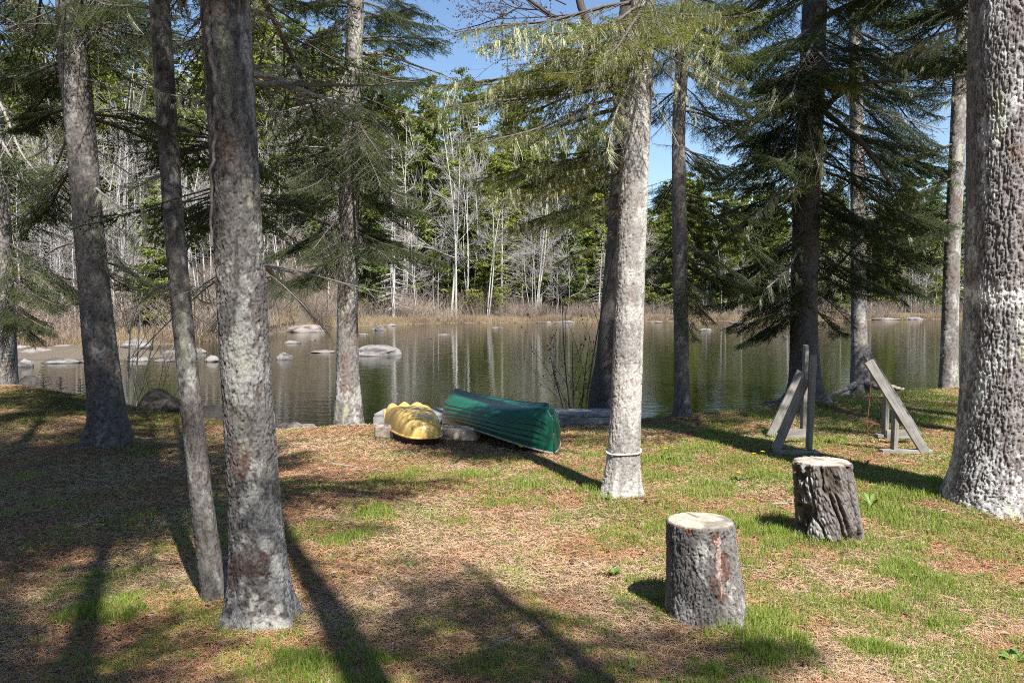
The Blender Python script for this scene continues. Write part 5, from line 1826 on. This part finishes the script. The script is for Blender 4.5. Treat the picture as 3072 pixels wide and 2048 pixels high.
# fallen leaves
x, y = sample_lawn(2800)
m = keep_land(x, y)
x, y = x[m], y[m]
n = len(x)
z = height(x, y)
a = rg.uniform(0, 6.28, n)
s = rg.uniform(.010, .026, n)
u = np.stack([np.cos(a), np.sin(a), rg.normal(0, .25, n)], -1) * s[:, None]
v = np.stack([-np.sin(a), np.cos(a), rg.normal(0, .25, n)], -1) * (s * rg.uniform(.45, .8, n))[:, None]
P = np.stack([x, y, z + .008], -1)
up = np.array([0, 0, 1.0]) * (s * .5)[:, None]
V = np.stack([P - u, P - v + up * .6, P + u * 1.1 + up * rg.random((n, 1)), P + v + up, P], 1).reshape(-1, 3)
i = 5 * np.arange(n)
tri = np.concatenate([np.stack([i + k, i + (k + 1) % 4, i + 4], -1) for k in range(4)])
c = mix((.16, .10, .07), (.33, .27, .22), rg.random(n))
obj('fallen_leaves', to_mesh('fallen_leaves', V, [tri], LITTER, False, np.repeat(c, 5, 0)), None, None, 'small curled brown and grey dead leaves scattered on the lawn', 'leaves', None, 'stuff')

# ------------------------------------------------------------------ small things on the lawn
STICK = mat_simple('dry_stick', (.27, .24, .21), .85, .2, .3, 70, .3, .002)
for k, (x0, y0, x1, y1, r, lab) in enumerate([
        (1110, 1500, 1300, 1410, .008, 'forked lichen-grey stick between the long trunk shadow and the lawn'), (1660, 1700, 1700, 1700, .006, ''), (1605, 1523, 1740, 1555, .007, 'thin bent stick right below the nearer stump'),
        (1670, 1290, 1780, 1320, .006, 'thin stick beside the green weed tuft left of the nearer stump'), (1775, 1152, 1835, 1150, .009, 'short whitish stick left of the furrowed stump'), (2295, 1540, 2360, 1545, .008, 'short peeled stick low at the right edge'), (2160, 1515, 2195, 1500, .007, 'whitish stick on the lawn at the bottom right'),
        (760, 1065, 900, 1085, .008, 'grey stick on needles left of the timber'), (1480, 1160, 1290, 1170, .005, 'pale twig on the grass left of the white-barked foot'), (870, 1016, 890, 1028, .006, 'short twig in front of the yellow boat'), (640, 1024, 740, 1018, .008, 'grey stick at the foot of the needle mound'),
        (1640, 1236, 1560, 1230, .005, 'pale twig just behind the nearer stump'), (2070, 1400, 2130, 1330, .005, 'dark twig on the right lawn beside a weed'), (1320, 1200, 1240, 1192, .005, 'pale twig in the middle of the lawn')]):
    if not lab:
        continue
    a, q = G(x0, y0, .01), G(x1, y1, .012)
    rr = np.random.default_rng(600 + k)
    u = np.linspace(0, 1, 10)[:, None]
    P = a + (q - a) * u + np.cumsum(rr.normal(0, .008, (10, 3)), 0)
    P[:, 2] = height(P[:, 0], P[:, 1]) + r * .8 + np.abs(rr.normal(0, .004, 10))
    mb = MB()
    mb.add(*tubes(P, r * (1 - .5 * u[:, 0]), 6))
    for j in (3, 6):
        e = P[j] + np.array([rr.normal(0, .07), rr.normal(0, .07), rr.uniform(.0, .03)])
        mb.add(*tubes(np.stack([P[j], (P[j] + e) / 2 + .004, e]), np.array([.5, .4, .2]) * r, 5))
    obj('stick', mb.mesh('stick', STICK, True), None, None, lab, 'stick', 'sticks on the lawn')

CONE = mat_simple('cone_scales', (.11, .06, .04), .8, .2, .4, 150, .6, .004)
def cone_mesh(seed):
    rr = np.random.default_rng(seed)
    mb = MB()
    u = np.linspace(0, 1, 9)
    P = np.stack([(u - .5) * .055, u * 0, .012 + .002 * np.sin(u * 3)], -1)
    mb.add(*tubes(P, .0125 * np.sin(np.clip(u * .92 + .08, 0, 1) * math.pi) ** .6 + .001, 8))
    for k in range(46):                       # scales
        f, a = rr.uniform(.08, .95), rr.uniform(0, 6.28)
        rad = .0125 * math.sin(min(1, f * .92 + .08) * math.pi) ** .6
        c = np.array([(f - .5) * .055, rad * math.cos(a), .012 + rad * math.sin(a)])
        n = np.array([.5, math.cos(a), math.sin(a)])
        t = np.cross(n, [1, 0, 0])
        t = t / (np.linalg.norm(t) + 1e-9)
        mb.add(np.array([c - t * .004, c + t * .004, c + n * .005 + np.array([.003, 0, 0])]), np.array([[0, 1, 2]]))
    return mb.mesh('cone', CONE)
CM = [cone_mesh(700 + k) for k in range(3)]
for k, (x, y, lab) in enumerate([(1190, 1470, 'dark open cone lying left of the nearer stump shadow'), (1112, 1480, 'dark cone in the lower middle of the lawn'), (1475, 1160, 'cone lying at the foot of the white-barked spruce'), (1315, 1290, 'cone in the middle of the lawn below the pale twig'), (1640, 1140, 'cone on the orange needles right of the white-barked foot'),
                                 (1455, 1240, 'brown cone below the white-barked foot'), (640, 1350, 'cone right beside the thick white-footed trunk'), (905, 1395, 'small cone by the long trunk shadow'), (1850, 1530, 'cone low on the lawn right of the nearer stump'), (1090, 1120, 'cone on the sunlit needles below the timber')]):
    g = G(x, y)
    o = obj('pine_cone', CM[k % 3], None, (g[0], g[1], hz(g[0], g[1])), lab, 'cone', 'cones on the lawn')
    o.rotation_euler = (0, 0, k * 1.3)

LEAFG = mat_simple('weed_leaf', (.12, .19, .045), .5, .3, .3, 60, .2, .002)
YELLOW = mat_simple('dandelion_yellow', (.80, .58, .02), .6, .2, .15, 90, 0)
def weed(base, seed, n, ln, wd, up):
    rr = np.random.default_rng(seed)
    mb = MB()
    for k in range(n):
        a = rr.uniform(0, 6.28)
        l = ln * rr.uniform(.6, 1.1)
        u = np.linspace(0, 1, 6)
        d = np.array([math.cos(a), math.sin(a), 0])
        s = np.array([-math.sin(a), math.cos(a), 0])
        P = d * (l * u * (1 - .35 * up))[:, None] + np.array([0, 0, 1.]) * (l * (up * u - .45 * u * u))[:, None]
        w = wd * np.sin(np.clip(u * .9 + .1, 0, 1) * math.pi) ** .7 * (1 + .35 * np.cos(u * 22))
        fold = np.array([0, 0, 1.]) * (w * .35)[:, None]
        L_ = P - s * w[:, None] + fold
        R_ = P + s * w[:, None] + fold
        V = np.stack([L_, P, R_], 1).reshape(-1, 3)
        i = 3 * np.arange(5)
        mb.add(V, [np.stack([i, i + 1, i + 4, i + 3], -1), np.stack([i + 1, i + 2, i + 5, i + 4], -1)])
    return mb.mesh('leaves', LEAFG, True)


def dandelion(px, py, nflow, lab, seed, hgt=.12):
    g = G(px, py)
    b = (g[0], g[1], hz(g[0], g[1]))
    root = thing('dandelion', b, lab, 'flower', 'dandelions in the grass')
    obj('leaves', weed(b, seed, 8, .13, .014, .7), root)
    rr = np.random.default_rng(seed)
    for k in range(nflow):
        tip = np.array([rr.normal(0, .05), rr.normal(0, .03), hgt * rr.uniform(.85, 1.15)])
        u = np.linspace(0, 1, 6)[:, None]
        st = obj('stem', to_mesh('stem', *(lambda t: (t[0], [t[1]]))(tubes(tip * u + np.array([.02, 0, 0]) * np.sin(u * 3), np.full(6, .0022), 6)), LEAFG, True), root)
        mb = MB()
        for ring, (rad, nn, zz_) in enumerate([(.019, 18, 0), (.014, 14, .004), (.008, 9, .007)]):
            for j in range(nn):
                a = j / nn * 6.28 + ring * .2
                d = np.array([math.cos(a), math.sin(a), .25 + .25 * ring])
                s = np.array([-math.sin(a), math.cos(a), 0]) * .0026
                c = tip + np.array([0, 0, zz_ * .5])
                mb.add(np.array([c - s * .5, c + s * .5, c + d * rad + s, c + d * rad - s]), np.array([[0, 1, 2, 3]]))
        obj('flower_head', mb.mesh('flower_head', YELLOW), root)


dandelion(1739, 1085, 2, 'pair of yellow dandelions at the shade edge left of the tall trestle', 801, .2)
dandelion(1535, 1052, 1, 'single yellow dandelion right of the white-barked spruce', 802, .13)
dandelion(1700, 1100, 1, 'low dandelion just left of the dandelion pair', 803, .07)
dandelion(2330, 1520, 1, 'yellow dandelion at the bottom right corner', 804, .11)
for k, (x, y, n, l, w, up, lab) in enumerate([(2000, 1165, 9, .20, .02, 1.1, 'leafy green weed right of the furrowed stump'), (1405, 1325, 9, .13, .016, .9, 'green weed tuft left of the nearer stump'), (2080, 1330, 7, .13, .017, .8, 'broad-leaved weed in the middle of the right lawn'), (1985, 1075, 7, .14, .014, 1.1, 'dark weed at the edge of the big trunk shadow'),
                                              (255, 1530, 6, .07, .02, .6, 'round-leaved seedlings in the shaded left foreground'), (340, 1490, 4, .07, .018, .8, 'small green seedling in the left foreground'), (945, 1300, 3, .07, .016, 1.1, 'upright seedling in the middle of the lawn'), (1450, 1540, 7, .10, .013, .8, 'weed low in the foreground below the nearer stump'), (1390, 1160, 8, .10, .02, .8, 'weeds at the foot of the white-barked spruce'), (2230, 1320, 6, .11, .014, .6, 'flat weed rosette on the right lawn'), (1720, 1500, 8, .10, .013, .7, 'weed tuft right of the nearer stump foot')]):
    g = G(x, y)
    b = (g[0], g[1], hz(g[0], g[1]))
    obj('weed', weed(b, 820 + k, n, l * .8, w * .7, up), None, b, lab, 'weed', 'weeds in the lawn')


# spruce seedlings on the left bank
def seedling(px, py, D, h, lab, seed):
    q = W(px, py, D)
    b = np.array([q[0], D, hz(q[0], D)])
    root = thing('spruce_sapling', b, lab, 'sapling', 'spruce seedlings on the mossy bank')
    rr = np.random.default_rng(seed)
    V, Qd = tubes(np.stack([np.zeros(5), np.zeros(5), np.linspace(0, h, 5)], -1), np.linspace(.006, .002, 5), 5)
    obj('trunk', to_mesh('trunk', V, [Qd], TWIG, True), root)
    NP, NT = [], []
    for z in np.linspace(h * .12, h * .97, 8):
        for k in range(6):
            a = rr.uniform(0, 6.28)
            d = unit(np.array([math.cos(a), math.sin(a), .25]))
            l = .42 * (h - z) + .03
            w = rr.uniform(0, 1, int(l / .003))
            NP.append(np.array([0, 0, z]) + d * l * w[:, None])
            NT.append(np.broadcast_to(d, (len(w), 3)))
    NP, NT = np.concatenate(NP), np.concatenate(NT)
    V, Fc = needle_tris(NP, NT, rr, .016, .0016)
    obj('foliage', to_mesh('foliage', V, [Fc], NEEDLE, False, np.full((len(V), 3), 1.0) * np.array([.045, .075, .018])), root)


seedling(185, 895, 12.6, .36, 'tallest spruce seedling on the mossy bank left of the stout spruce', 901)
seedling(100, 890, 12.8, .34, 'spruce seedling nearest the leftmost trunk', 902)
seedling(140, 898, 12.5, .22, 'smallest spruce seedling on the mossy bank, between two taller', 903)
print('done', round(time.time() - T0, 1), len(bpy.data.objects))
